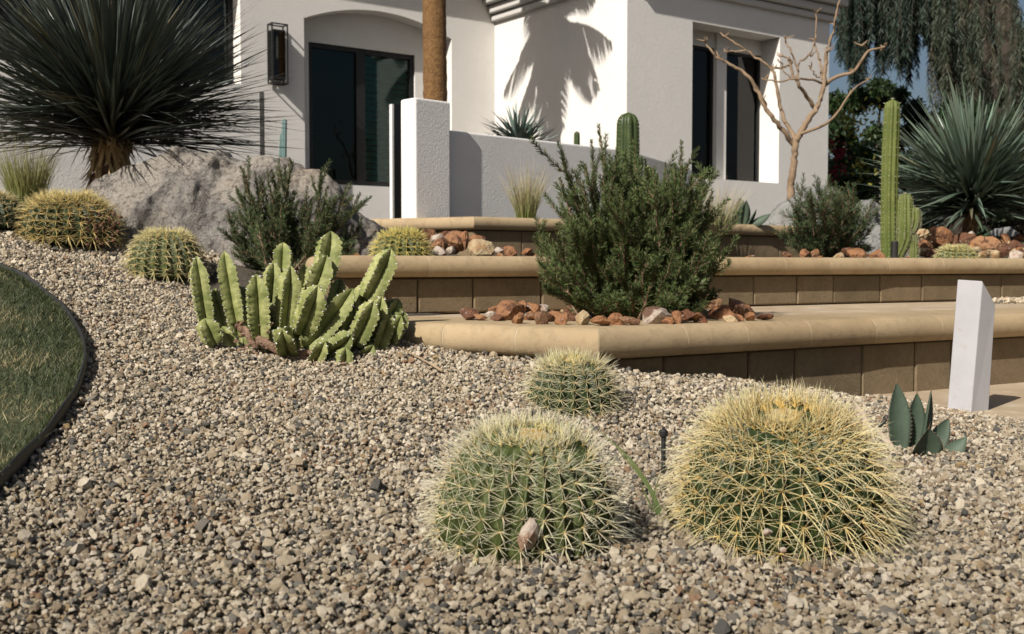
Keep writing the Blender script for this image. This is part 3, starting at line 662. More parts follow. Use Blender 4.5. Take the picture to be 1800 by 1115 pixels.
# ------------------------------------------------------------------ rosemary shrubs
def rosemary(loc, tips, label, seed, nl=.022, step=.0055, per=5, c0=(.035,.055,.022), c1=(.085,.125,.05), nw=.0028, nside=8, spread=.06, bare=.12):
    global rng
    old = rng; rng = np.random.default_rng(seed); rr = random.Random(seed)
    e = empty('rosemary_bush', loc, label, 'shrub', 'rosemary bushes among the terraces')
    mb = MB(); nodes = []
    def run(a, b, curve, r0, frac0):
        L = (b-a).length; m_ = a*.42+b*.58 + curve; n = max(4, int(L/.03)); pts = []
        for i in range(n+1):
            t = i/n; pts.append(a*(1-t)**2 + m_*2*t*(1-t) + b*t*t + Vector((rr.gauss(0,1),rr.gauss(0,1),0))*.002)
        mb.tube(pts, [r0*(1-.75*i/n) for i in range(n+1)], 5)
        k = max(2, int(L/step))
        for j in range(k):
            t = frac0+(1-frac0)*j/(k-1); p_ = a*(1-t)**2 + m_*2*t*(1-t) + b*t*t; d_ = ((m_-a)*(1-t)+(b-m_)*t).normalized()
            nodes.append((p_, d_, 1-.45*max(0,(t-.85)/.15)))
        return pts
    for tp in tips:
        base = Vector(loc)+Vector((rr.gauss(0,spread*.5), rr.gauss(0,spread*.5), .01)); tp = Vector(tp); base.x += (tp.x-base.x)*spread*2.2; v = tp-base; h = Vector((v.x, v.y, 0))
        pts = run(base, tp, h*.18+Vector((0,0,-v.z*.06)), .0045, bare+rr.uniform(0,.1))
        for _ in range(nside):
            t = rr.uniform(.25,.88); q = pts[int(t*(len(pts)-1))]; L = v.length*rr.uniform(.14,.3)
            dv = (v.normalized()+Vector((rr.gauss(0,.5),rr.gauss(0,.5),rr.uniform(0,.5)))).normalized()*L
            run(q, q+dv, Vector((rr.gauss(0,.01),rr.gauss(0,.01),-.01)), .0022, .05)
    o = mb.build('branches', M['woody'], e, org=loc)
    p = np.array([n[0] for n in nodes]).repeat(per, 0); d = np.array([n[1] for n in nodes]).repeat(per, 0); f = np.array([n[2] for n in nodes]).repeat(per)
    n_ = len(p); rnd = rng.normal(size=(n_,3)); out = unit(np.cross(d, rnd)); D = out*rng.uniform(.7,1.1,(n_,1)) + d*rng.uniform(.4,1.0,(n_,1)) + np.array([0,0,.12])
    p = p + d*rng.uniform(0, step, (n_,1))
    cc0 = jcol(c0, n_, .3, .1); cc1 = jcol(c1, n_, .35, .12); yel = rng.random(n_) < .04; cc1[yel] = jcol((.28,.25,.10), yel.sum(), .3)
    V, F, C_ = blades(p, D, nl*rng.uniform(.65,1.15,n_)*f, d*rng.uniform(0,.35,(n_,1)), np.full(n_, nw), K=3, prof=np.array([.55,1.,.12]), c0=cc0, c1=cc1)
    npmesh('needles', V, [F], M['needle'], e, col=C_, org=loc)
    rng = old; print('needles', n_); return e
def polytips(poly, n, Y, dY, seed, z=None):
    rr = random.Random(seed); xs = [a for a,_ in poly]; ys = [b for _,b in poly]; out = []
    while len(out) < n:
        a, b = rr.uniform(min(xs),max(xs)), rr.uniform(min(ys),max(ys))
        if inpoly(np.array([a]), np.array([b]), poly)[0]: out.append(P(a, b, Y+rr.gauss(0,dY)))
    return out
RL = P(1135, 560, 3.98); RL.z = Z1-.02
tips = [P(a,b,3.95+c) for a,b,c in ((988,268,-.05),(985,316,-.08),(1052,222,.05),(1029,292,.0),(1198,250,.05),(1252,335,.05),(1240,300,.1),(1272,380,-.05),(1275,440,-.1),(948,400,.05),(945,455,-.1),(960,505,-.1),(1005,420,-.1),(1150,300,0),(1120,330,-.1),(1170,290,.1),(1080,290,.1),(1095,350,-.1),(1062,300,-.05),(1215,330,-.1),(1010,330,.1),(1180,335,-.15),(950,420,.12),(960,470,.1),(1268,420,.12),(1040,250,.08),(1205,290,.1))]
tips += polytips([(1010,350),(1060,300),(1160,300),(1230,330),(1255,420),(1255,520),(1200,545),(1010,540),(985,470)], 78, 3.93, .13, 5)
tips += polytips([(985,345),(1035,300),(1060,420),(965,500)], 26, 3.93, .10, 25)
tips += polytips([(1050,300),(1075,270),(1160,280),(1230,300),(1240,390),(1040,390)], 26, 3.95, .10, 15)
tips += polytips([(1000,430),(1240,430),(1240,545),(990,545)], 26, 3.78, .06, 6)
rosemary(RL, tips, 'large dark green rosemary bush on the lowest terrace, hiding the foot of a column cactus', 21, c0=(.045,.068,.022), c1=(.125,.165,.055), nl=.021, spread=.15, bare=.05)
g = og(520, 492); g.y += .06; g.z = gz1(g.x, g.y); YL = g.y
tips = [P(a,b,YL+c) for a,b,c in ((425,298,0),(490,282,.05),(510,280,0),(565,300,.05),(607,330,.03),(632,342,0),(448,305,.05),(400,372,0),(398,410,-.05),(470,305,-.05),(590,345,.0),(540,330,.05),(455,330,.1),(500,300,.08),(635,395,.05),(620,430,0),(415,330,.05),(575,330,-.05))]
tips += polytips([(415,350),(500,335),(560,355),(610,390),(640,440),(625,480),(440,490),(400,420)], 85, YL, .10, 8)
rosemary(g, tips, 'grey green rosemary bush in front of the large boulder, behind the euphorbia', 22, c0=(.034,.052,.020), c1=(.10,.135,.052), nl=.020, spread=.12, bare=.04)
g = P(1458, 455, 6.25); g.z = Z2-.02
tips = [P(a,b,6.2+c) for a,b,c in ((1400,325,0),(1440,318,0),(1470,322,.1),(1500,330,0),(1390,400,0),(1395,430,-.1),(1535,350,0),(1375,410,0),(1545,360,.1),(1420,340,.1),(1520,400,0))]
tips += polytips([(1400,350),(1440,330),(1510,340),(1535,380),(1530,440),(1400,440),(1390,400)], 75, 6.2, .14, 9)
rosemary(g, tips, 'rosemary bush in front of the grey boulder, left of the tall ribbed cactus', 23, nl=.028, step=.009, per=4, nw=.0032, c0=(.035,.055,.022), c1=(.085,.125,.05))

# ------------------------------------------------------------------ column cacti
def column(mb, pts, rads, ribs=6, depth=.22, NA=None, topround=True):
    NA = ribs*8; pts = [Vector(p_) for p_ in pts]; ptsD = smooth_line(pts, 10); n = len(ptsD); m = len(rads)
    b0 = len(mb.V); an = []
    for i, p_ in enumerate(ptsD):
        t = i/(n-1); r_ = float(np.interp(t, np.linspace(0,1,m), rads)); d = (ptsD[min(i+1,n-1)]-ptsD[max(i-1,0)]).normalized()
        Lr = (ptsD[-1]-p_).length
        if Lr < r_*1.0: r_ *= math.sqrt(max(.0, 1-(1-Lr/(r_*1.0))**2))*.97+.03
        a = d.cross(Vector((.2,1,.1))).normalized(); b = d.cross(a)
        for k in range(NA):
            t_ = 2*math.pi*k/NA; rr_ = r_*(1-depth*abs(math.sin(ribs*t_/2+.3))**.0 * (1-abs(math.cos(ribs*t_/2)))**1.2)
            mb.V.append(tuple(p_+(a*math.cos(t_)+b*math.sin(t_))*rr_))
        for k in range(ribs):
            t_ = 2*math.pi*k/ribs; an.append((p_+(a*math.cos(t_)+b*math.sin(t_))*r_, (a*math.cos(t_)+b*math.sin(t_)), d))
    for i in range(n-1):
        for k in range(NA): mb.F.append((b0+i*NA+k, b0+i*NA+(k+1)%NA, b0+(i+1)*NA+(k+1)%NA, b0+(i+1)*NA+k))
    mb.F.append(tuple(b0+(n-1)*NA+k for k in range(NA)))
    return an
def areoles(an, name, parent, s=.003, sp=.008, per=4, every=1, org=None):
    an = an[::every]; n = len(an)*per
    p = np.array([a[0] for a in an]).repeat(per,0); o = np.array([a[1] for a in an]).repeat(per,0)
    V, F, C_ = strands(p, o+rng.normal(0,.6,(n,3)), rng.uniform(.5,1.2,n)*sp, np.zeros((n,3)), np.full(n,.0009), K=3, c0=jcol((.6,.55,.4),n), c1=jcol((.65,.6,.45),n))
    npmesh(name, V, [F], M['spine'], parent, col=C_, org=org)
def col_cactus(base, specs, label, matn, ribs, sp=.008, every=1, group=None, stretch=None):
    e = empty('column_cactus', base, label, 'cactus', group)
    for pts, rads in specs:
        mb = MB(); an = column(mb, pts, rads, ribs); st = mb.build('stem', M[matn], e, org=base, smooth=True); areoles(an, 'spines', st, sp=sp, every=every, org=base)
    return e
Yc = 5.15; b_ = P(1102, 450, Yc); b_.z = Z2-.03
col_cactus(b_, [([b_, P(1102,330,Yc), P(1104,260,Yc), P(1104,198,Yc)], [.05,.056,.057,.055,.05])], 'dark green ribbed column cactus rising behind the large rosemary', 'column', 7)
b_ = P(1150, 450, 4.9); b_.z = Z2-.03
col_cactus(b_, [([b_, P(1141,350,4.6), P(1139,292,4.5)], [.018,.018,.014])], 'short light green cactus stem poking out of the large rosemary top', 'saguaro', 6, .005)
b_ = P(1014, 300, 10.2); b_.z = Z3-.02
col_cactus(b_, [([b_, P(1014,270,10.2), P(1014,231,10.2)], [.03,.03,.025])], 'tiny dark cactus tip showing just above the white garden wall', 'column', 6)
Ys = 6.1; b_ = P(1564, 455, Ys); b_.z = Z2-.03
col_cactus(b_, [([b_, P(1563,400,Ys), P(1564,300,Ys), P(1569,174,Ys)], [.043,.047,.045,.046,.042]),
    ([P(1578,452,Ys-.03), P(1590,420,Ys-.04), P(1591,390,Ys-.04), P(1591,340,Ys-.02)], [.03,.042,.044,.038]),
    ([P(1588,410,Ys-.04), P(1600,402,Ys-.04), P(1605,388,Ys-.04), P(1606,364,Ys-.04)], [.03,.04,.04,.035]),
    ([P(1606,462,Ys-.05), P(1606,440,Ys-.05), P(1605,411,Ys-.05)], [.024,.026,.022])], 'tall yellow green ribbed cactus with stubby side arms at the edge of the middle bed', 'saguaro', 9, .012)
Yb = 10.2; b_ = P(498, 330, Yb); b_.z = .2
col_cactus(b_, [([b_, P(499,280,Yb), P(500,208,Yb)], [.026,.026,.024]), ([P(492,330,Yb), P(493,270,Yb), P(494,235,Yb)], [.014,.014,.012])], 'slim blue green cactus against the white house wall, behind the boulder', 'bluecactus', 5, .006)

# ------------------------------------------------------------------ yuccas and agaves
def yucca(loc, center, n, L, wd, label, seed, c0, c1, minel=-.35, name='yucca', trunk=(.07,.2), bendz=-.10, skirt=120, lmin=.7, cond=None):
    global rng
    old = rng; rng = np.random.default_rng(seed); e = empty(name, loc, label, 'yucca', 'spiky yuccas in the beds')
    az = rng.uniform(0, 2*np.pi, n); se = rng.uniform(minel, 1, n); ce = np.sqrt(1-np.clip(se,-1,1)**2)
    d = np.stack([np.cos(az)*ce, np.sin(az)*ce, se], -1); c = np.array(center)
    p = c[None] + d*rng.uniform(.02,.06,(n,1)) + np.array([0,0,.10])*rng.uniform(-1,1,(n,1))
    side = unit(np.cross(d, np.array([[0,0,1.]]) + rng.normal(0,.25,(n,3))))
    LL = L*rng.uniform(lmin,1.05,n)
    bend = np.array([0,0,1.])*(bendz*rng.uniform(.3,1.6,n)*ce)[:,None]+rng.normal(0,.03,(n,3))
    bk = rng.random(n) < .04; bend[bk] += np.array([0,0,-.35])*rng.uniform(.5,1,(bk.sum(),1))
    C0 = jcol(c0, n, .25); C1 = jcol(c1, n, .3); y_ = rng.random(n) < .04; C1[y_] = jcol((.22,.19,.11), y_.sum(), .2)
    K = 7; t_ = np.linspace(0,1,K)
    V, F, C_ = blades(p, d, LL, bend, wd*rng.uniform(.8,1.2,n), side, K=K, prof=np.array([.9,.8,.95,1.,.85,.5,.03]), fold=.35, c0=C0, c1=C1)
    npmesh('leaves', V, [F], M['yucca'], e, col=C_, org=loc)
    if trunk:
        mb = MB(); c_ = Vector(center); l_ = Vector(loc); mb.tube([l_, l_.lerp(c_,.4), l_.lerp(c_,.8), c_+Vector((0,0,.05))], [trunk[0]*.75,trunk[0]*.85,trunk[0],trunk[0]*1.1], 14, jit=.2)
        mb.build('trunk', M['woody'], e, org=loc)
        m = skirt; az = rng.uniform(0,2*np.pi,m); hh = rng.uniform(.0,1,m); d = np.stack([np.cos(az)*.45, np.sin(az)*.45, -np.ones(m)], -1)
        p = np.array(loc)[None]*(1-hh[:,None]) + c[None]*hh[:,None] + np.stack([np.cos(az),np.sin(az),az*0],-1)*trunk[0]*.9
        V, F, C_ = blades(p, d, rng.uniform(.05,.12,m), rng.normal(0,.15,(m,3)), rng.uniform(.012,.02,m), unit(np.stack([-np.sin(az),np.cos(az),az*0],-1)), K=4, prof=np.array([.8,1,.9,.5]), fold=.3, c0=jcol((.42,.25,.09),m,.4), c1=jcol((.70,.52,.28),m,.3))
        npmesh('dry_leaf_skirt', V, [F], M['leaf'], e, col=C_, org=loc)
    rng = old; return e
c_ = P(200, 228, 5.6); l_ = P(186, 345, 5.6)
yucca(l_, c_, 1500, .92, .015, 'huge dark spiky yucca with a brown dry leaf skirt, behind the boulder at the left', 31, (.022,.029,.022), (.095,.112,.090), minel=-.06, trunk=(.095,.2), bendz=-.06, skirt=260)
c_ = P(1708, 350, 7.2); l_ = P(1702, 450, 7.2)
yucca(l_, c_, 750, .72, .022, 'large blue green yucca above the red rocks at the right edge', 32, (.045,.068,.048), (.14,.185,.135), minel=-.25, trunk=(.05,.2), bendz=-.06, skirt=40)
c_ = P(912, 262, 9.9); l_ = Vector((c_.x, c_.y, .28))
yucca(l_, c_, 170, .36, .022, 'small blue agave like rosette behind the white garden wall', 33, (.07,.105,.09), (.15,.20,.17), minel=.15, trunk=(.03,.1), bendz=.0, skirt=10)
def fleshy(mb, base, tip, wd, thick, side, cup=.25, K=12, bend=None):
    base = Vector(base); tip = Vector(tip); d = tip-base; L = d.length; dn = d.normalized(); s = (Vector(side)-dn*Vector(side).dot(dn)).normalized(); nn = s.cross(dn)
    bend = Vector(bend) if bend else Vector((0,0,0)); b0 = len(mb.V); M_ = 9
    for i in range(K+1):
        t = i/K; wv = wd*.5*(.62+.38*math.sin(min(1,t/.45)*math.pi/2)) if t < .45 else wd*.5*(1-((t-.45)/.55)**1.9)
        wv = max(wv, .0008); c_ = base+d*t+bend*(t*t)*L
        for k in range(M_):          # upper side
            f = -1+2*k/(M_-1); mb.V.append(tuple(c_+s*wv*f+nn*(abs(f)**2*wv*cup)))
        for k in range(M_):          # lower side
            f = 1-2*k/(M_-1); mb.V.append(tuple(c_+s*wv*f+nn*(abs(f)**2*wv*cup-(1-f*f)*thick*(1-t*.8)-.0006)))
    n = 2*M_
    for i in range(K):
        for k in range(n): mb.F.append((b0+i*n+k, b0+i*n+(k+1)%n, b0+(i+1)*n+(k+1)%n, b0+(i+1)*n+k))
g = og(1625, 797); Ya = g.y; ag = empty('agave', g, 'small agave with broad dark green pointed leaves in gravel near the light post', 'agave')
for (tx,ty,bx,by,dt,db,wpx,side,m_) in ((1576,672,1580,790,.0,.0,40,(1,.15,0),'agave'),(1612,690,1600,785,.03,.02,38,(1,.3,0),'agave'),(1637,688,1618,795,.0,.0,32,(.6,.8,0),'agave'),
        (1633,752,1612,815,-.06,-.02,64,(1,.3,.3),'agave'),(1700,768,1640,812,-.02,.0,40,(.3,.7,1),'agave'),(1668,735,1632,795,.06,.02,32,(1,.2,.2),'agave'),(1560,738,1590,790,.06,.02,22,(1,.2,.2),'agave')):
    mb = MB(); a_ = P(tx,ty,Ya+dt); b_ = P(bx,by,Ya+db); b_.z = min(b_.z, gz1(b_.x,b_.y)+.02)-.012
    fleshy(mb, b_, a_, wpx/FPX*Ya*1.1, .008, side, .35, bend=(0,0,0)); nl_ = len(mb.F); lf = mb.build('leaf', M[m_], ag, org=g, smooth=True)
    sp = MB(); dd = (a_-b_).normalized(); sp.tube([a_-dd*.006, a_+dd*.016], [.0018,.0003], 6)
    sv = (Vector(side)-dd*Vector(side).dot(dd)).normalized(); wv0 = wpx/FPX*Ya*1.1*.5; nn_ = sv.cross(dd)
    for i_ in range(3, 17):
        t_ = i_/18; wv = wv0*(.62+.38*math.sin(min(1,t_/.45)*math.pi/2)) if t_ < .45 else wv0*(1-((t_-.45)/.55)**1.9)
        for sg_ in (-1,1):
            e_ = b_+(a_-b_)*t_+sv*sg_*wv+nn_*wv*.35; sp.tube([e_-sv*sg_*.001, e_+sv*sg_*.0035+dd*.0015], [.0016,.0003], 4)
    sp.build('leaf_thorn', M['woody'], lf, org=g)
mb = MB(); a_ = P(1507,700,Ya+.1); b_ = P(1535,775,Ya+.1); fleshy(mb, b_, a_, .018, .003, (1,.2,0), .5, bend=(-.12,0,0)); mb.build('dry_leaf', M['agave_dead'], ag, org=g, smooth=True)
mb = MB(); a_ = P(1540,752,Ya-.02); b_ = P(1575,800,Ya-.02); fleshy(mb, b_, a_, .018, .004, (1,.2,.5), .5); mb.build('dry_leaf', M['agave_dead'], ag, org=g, smooth=True)
# dark agave on the upper bed
g = P(1300, 396, 8.4); g.z = Z3-.01; ag = empty('agave', g, 'dark agave with one upright blade on the upper bed, beside pale feather grass', 'agave')
for (tx,ty,bx,by,wpx,side) in ((1301,347,1300,398,30,(1,.1,0)),(1312,352,1306,398,20,(1,.4,0)),(1330,368,1312,400,14,(.6,.5,.4)),(1355,376,1315,398,18,(.2,.5,1)),(1262,372,1285,398,12,(.5,.5,.5))):
    mb = MB(); fleshy(mb, P(bx,by,8.4), P(tx,ty,8.35), wpx/FPX*8.4, .012, side, .35); mb.build('leaf', M['agave'], ag, org=g, smooth=True)

# ------------------------------------------------------------------ feather grasses, weeds, twigs
def tuft(loc, n, H, wd, label, seed, spread=.2, c0=(.14,.19,.05), c1=(.50,.42,.25), lean=(0,0), wb=.0022):
    global rng
    old = rng; rng = np.random.default_rng(seed); e = empty('feather_grass', loc, label, 'grass tuft', 'feather grass tufts')
    az = rng.uniform(0,2*np.pi,n); rad = np.sqrt(rng.random(n))*wd; p = np.array(loc)[None]+np.stack([np.cos(az)*rad, np.sin(az)*rad, az*0-.01], -1)
    d = np.stack([np.cos(az)*spread*rad/wd+lean[0]+rng.normal(0,.07,n), np.sin(az)*spread*rad/wd+lean[1]+rng.normal(0,.07,n), np.ones(n)], -1)
    LL = H*rng.uniform(.45,1.05,n); bend = np.stack([np.cos(az),np.sin(az),-.6+az*0],-1)*rng.uniform(0,.28,(n,1))+rng.normal(0,.05,(n,3))
    V, F, C_ = blades(p, d, LL, bend, np.full(n, wb), K=6, c0=jcol(c0,n,.3), c1=jcol(c1,n,.25))
    npmesh('blades', V, [F], M['leaf'], e, col=C_, org=loc); rng = old; return e
g = P(48, 362, 5.2); tuft(g, 900, .36, .07, 'green and straw feather grass under the huge yucca at the left edge', 41, .18, (.20,.23,.06), (.46,.42,.18), wb=.0026)
g = P(925, 386, 7.35); g.z = Z3-.01; tuft(g, 420, .42, .06, 'feather grass tuft alone against the white garden wall, on the upper bed', 42, .15, (.17,.21,.05), (.52,.42,.26), wb=.004)
g = P(1262, 392, 8.0); g.z = Z3-.01; tuft(g, 420, .36, .09, 'pale feather grass tuft under the house window, right of the large rosemary', 43, .3, (.30,.30,.13), (.60,.50,.36), lean=(.05,0), wb=.003)
g = P(280, 330, 6.2); tuft(g, 60, .2, .05, 'thin straw grass peeking out behind the top of the boulder', 44, .4, (.4,.36,.16), (.55,.5,.3))
mb = MB(); g = P(1150, 905, 2.0); g.z = gz1(g.x, g.y)
wd_ = empty('grass_weed', g, 'long green grass weed leaning left between the two front barrel cacti', 'weed')
for (pts, w0) in (([(1160,900),(1140,855),(1105,805),(1050,755)], .009), ([(1158,905),(1145,865),(1120,830),(1085,790)], .008), ([(1155,905),(1150,870),(1163,830)], .005), ([(1150,900),(1135,870),(1125,845)], .004)):
    pts = smooth_line([P(a,b,g.y+.02) for a,b in pts], 6); m_ = MB(); n = len(pts); vs = []; fs = []
    for i, q in enumerate(pts):
        t_ = i/(n-1); d_ = (pts[min(i+1,n-1)]-pts[max(i-1,0)]).normalized(); s_ = d_.cross(Vector((0,1,.3))).normalized()*w0*.5*(1-t_**2*.95)
        vs += [tuple(q-s_), tuple(q+Vector((0,.001,0))-d_.cross(s_)*.3), tuple(q+s_)]
    for i in range(n-1): fs += [(3*i,3*i+1,3*i+4,3*i+3),(3*i+1,3*i+2,3*i+5,3*i+4)]
    cc = np.repeat(np.linspace([.12,.17,.06],[.22,.25,.10],n),3,0); npmesh('blade', np.array(vs), [np.array(fs)], M['leaf'], wd_, col=cc, org=g)
def twig(pts, r, label, m='twig', lift=.006):
    q = [og(a,b)+Vector((0,0,lift+.006*math.sin(i*2))) for i,(a,b) in enumerate(pts)]; mb = MB(); q = smooth_line(q, 4)
    mb.tube(q, [r*(1-.6*i/(len(q)-1)) for i in range(len(q))], 6, jit=.3); o = mb.build('twig', M[m]); tag(o, label, 'twig', 'dry twigs on the gravel')
twig([(778,664),(740,645),(700,620)], .004, 'thick dry brown stalk leaning out of the shadow of the euphorbia', lift=.02)
twig([(510,628),(560,632),(600,650)], .0018, 'thin curved dry twig below the middle of the euphorbia')
twig([(545,610),(556,655),(585,680)], .0016, 'short bent twig hanging over gravel below the euphorbia')
twig([(790,668),(840,664),(868,662)], .0014, 'straw thin twig in the open gravel right of the dry stalk')
rr = random.Random(77)
for i in range(10):
    a_ = rr.uniform(250,1750); b_ = rr.uniform(720,1080); L_ = rr.uniform(18,45); an = rr.uniform(-.9,.9)
    twig([(a_,b_),(a_+L_*.5*math.cos(an),b_+L_*.5*math.sin(an)+3),(a_+L_*math.cos(an),b_+L_*math.sin(an))], .0009, 'short thin dry twig lying on the gravel, '+('towards the lawn' if a_ < 600 else 'left of the front barrel cacti' if a_ < 800 else 'around the front barrel cacti' if a_ < 1500 else 'in the lower right corner')+(', photo bottom' if b_ > 900 else ''), lift=.004)

# ------------------------------------------------------------------ rocks
_rid = 0
def rock(p, s, mname, label, name='rock', flat=.75, group='rusty rocks edging the terraces', seed=None, rot=None):
    global _rid
    _rid += 1; sd = seed or 300+_rid; rr = random.Random(sd)
    me = hullmesh(name, rr.choice((9,11,13)), s*rr.uniform(.9,1.2), s*rr.uniform(.6,.9), s*flat*rr.uniform(.8,1.1), sd, sub=2, disp=.15, m=M[mname])
    o = link(name, me, None, None, p); o.rotation_euler = rot or (rr.uniform(-.3,.3), rr.uniform(-.3,.3), rr.uniform(0,6.3)); tag(o, label, 'rock', group); return o
def rk(px, py, Y, spx, m, label, z=None, **k):
    sz = spx*.70/FPX*Y; p = P(px, py, Y)
    if Y < 4.5:
        q = onz(px, py+spx*.38, Z1); lim = 4.28+.57*(q.x+.44)-.06
        lo = max(3.40+.6746*(q.x-.264), 3.40-.629*(q.x-.264))+.03+sz
        if q.y > lim: q = P(px, 500, lim)
        if q.y < lo: q = P(px, 500, lo)
        p = Vector((q.x, q.y, Z1+sz*.34))
    return rock(p, sz, m, label, **k)
A = 'at the foot of the large rosemary'
for (a,b,Y_,s,m,l) in ((888,543,4.25,50,'redrock','largest rust red rock, pointed, left of the large rosemary'),(827,549,4.32,36,'redrock','low brown rock with white chip, leftmost on the lowest terrace'),(862,552,4.25,20,'whiterock','white pebble beside the largest rust rock left of rosemary'),
    (905,558,4.05,30,'redrock','brown rock in front of the largest rust rock'),(935,548,4.1,38,'redrock','chunky brown rock between pointed rust rock and rosemary'),(955,535,4.25,26,'whiterock','white capped rock against the middle wall, left of rosemary'),
    (938,528,4.35,28,'redrock','small dark rock leaning on the middle wall left of rosemary'),(980,552,4.0,34,'redrock','orange rock with flat face left '+A),(1022,558,3.78,34,'creamrock','pale tan wedge shaped rock in front of the large rosemary'),
    (1000,545,4.0,28,'redrock','brown rock behind the pale wedge rock'),(1058,561,3.72,38,'redrock','low dark orange rock right of the pale wedge rock'),(1108,568,3.62,32,'redrock','flat orange rock nearest the coping corner '+A),
    (1152,553,3.75,46,'stripedrock','striped white and brown rock directly in front of rosemary trunk'),(1190,562,3.8,30,'redrock','dark rock right of the striped white rock'),(1222,556,3.9,36,'redrock','rounded dark red rock below the right of rosemary'),
    (1265,548,4.1,34,'redrock','dark brown rock in rosemary shade, left of the round rock'),(1300,536,4.3,54,'redrock','large round dark rock right of the large rosemary'),(1248,525,4.35,44,'redrock','tall leaning dark rock close to the middle wall'),
    (1285,560,4.1,26,'redrock','small rust rock before the large round dark rock'),(1318,560,4.1,24,'redrock','small brown rock right before the round dark rock'),(1345,558,4.1,32,'redrock','thin flat orange slab rock, rightmost on the lowest terrace'),
    (962,556,3.95,26,'redrock','small rust rock behind coping left '+A),(1235,566,3.85,24,'redrock','tiny rust rock on the paving below rosemary right side'),(875,556,4.15,22,'redrock','tiny brown rock below the largest rust rock'),(845,556,4.2,20,'redrock','little orange chip next to leftmost low brown rock')):
    k = dict(flat=.32) if 'flat orange' in l or 'low ' in l else {}
    o = rk(a,b,Y_,s,m,l,**k)
rr = random.Random(9)
for (a,b,Y_,s_,m,l) in ((870,528,4.3,30,'redrock','dark rust rock behind the largest rust rock'),(912,531,4.25,34,'redrock','upright rust rock right behind the largest rust rock'),(950,562,3.9,30,'redrock','angular dark rock nearest the coping, left of the pale wedge rock'),(992,560,3.85,28,'redrock','brown angular rock touching the left side of the pale wedge rock'),
    (1012,530,4.1,36,'redrock','tall rusty rock pressed into the left side of the large rosemary'),(1085,560,3.75,30,'redrock','dark angular rock between the flat orange rock and the low dark orange rock'),(1175,566,3.75,26,'redrock','small dark rock at the right foot of the striped rock'),(1205,562,3.8,34,'redrock','wedge of dark rust rock right of rosemary stems')):
    rk(a,b,Y_,s_,m,l)
def zone(v, cuts, words):
    for c_, w_ in zip(cuts, words):
        if v < c_: return w_
    return words[-1]
for i in range(24):
    a = rr.uniform(930,1300); Y_ = rr.uniform(3.72,4.3); q = P(a, 550, Y_); s_ = rr.uniform(.018,.036); q.z = Z1+s_*.25; mm = rr.choice(['redrock','redrock','creamrock'])
    rock(q, s_, mm, ('tiny' if s_ < .027 else 'fist sized')+(' rusty' if mm == 'redrock' else ' cream')+' rock under the large rosemary, '+zone(a,(1020,1110,1200),('far left','left of its stem','right of its stem','far right'))+(', front' if Y_ < 3.95 else ', near the wall'))
for (a,b,Y_,s,m,l) in ((770,420,5.0,28,'whiterock','pinkish white rock right of the yellow barrel cactus on the middle bed'),(755,410,5.2,26,'redrock','dark rock behind the pinkish white rock on the middle bed'),(772,432,4.8,38,'redrock','rust orange rock in front of the pinkish white rock'),
    (783,415,5.3,22,'redrock','dark brown rock at back of the pile by the upper wall corner'),(800,428,5.0,40,'redrock','brown angular rock at the centre of the middle bed pile'),(815,425,5.0,38,'redrock','tilted orange brown rock right of the middle bed pile'),
    (845,440,4.9,44,'creamrock','long yellowish rock just right of the middle bed pile'),(877,441,4.9,16,'whiterock','round white stone on the middle bed coping edge'),(900,444,5.0,34,'redrock','flat orange rock right of the round white stone'),(930,447,5.0,24,'redrock','small flat orange rock nearest rosemary on the middle bed'),
    (793,440,4.65,16,'whiterock','small white flat stone on the coping before the rust pile'),(775,443,4.65,22,'whiterock','pale flat pebble by the right side of the yellow barrel cactus'),(840,423,5.3,26,'redrock','small rust rock touching the upper wall'),(745,425,4.9,22,'redrock','dark red rock hidden behind the yellow barrel cactus')):
    o = rk(a,b,Y_,s,m,l)
for (a,b,Y_,s,m,l) in ((1382,449,5.75,18,'redrock','small pinkish rock at the left foot of the right rosemary'),(1412,449,5.8,26,'redrock','brown rock under the right rosemary'),(1437,450,5.8,24,'redrock','orange rock under right rosemary middle'),(1470,450,5.8,26,'creamrock','pale cream rock at the right foot of the right rosemary'),
    (1490,442,6.0,24,'redrock','tilted orange rock between right rosemary and tall cactus'),(1510,448,5.9,34,'redrock','bright orange rock left of the tall cactus'),(1542,450,5.9,26,'redrock','small light orange rock touching the tall cactus'),
    (1628,432,6.4,40,'redrock','rust rock beside the side arms of the tall cactus'),(1657,418,6.7,40,'redrock','upright dark red rock before the blue green yucca trunk'),(1620,410,6.9,22,'creamrock','round pale stone topping the rocks right of tall cactus'),(1640,412,6.7,30,'redrock','brown rock high in the pile right of the tall cactus'),
    (1690,425,6.7,40,'redrock','wide dark brown rock behind the tiny barrel cactus'),(1708,418,6.8,24,'whiterock','whitish rock at the yucca trunk foot'),(1735,432,6.6,42,'redrock','orange rock right of the tiny barrel cactus'),(1765,437,6.5,34,'redrock','pink brown rock near the right edge'),(1725,447,6.2,24,'creamrock','pale cracked stone right of the tiny barrel'),
    (1750,449,6.2,26,'creamrock','cream stone on the coping near the right edge'),(1790,437,6.5,36,'redrock','dark maroon rock at the right picture edge'),(1785,452,6.2,24,'whiterock','light grey pebble on coping at the right edge'),(1715,440,6.4,34,'redrock','rust rock tucked right behind the tiny barrel cactus'),(1640,447,6.3,24,'redrock','dark rock left of the tiny barrel cactus'),(1770,425,6.9,30,'redrock','shaded maroon rock high near right edge')):
    o = rk(a,b,Y_,s,m,l)
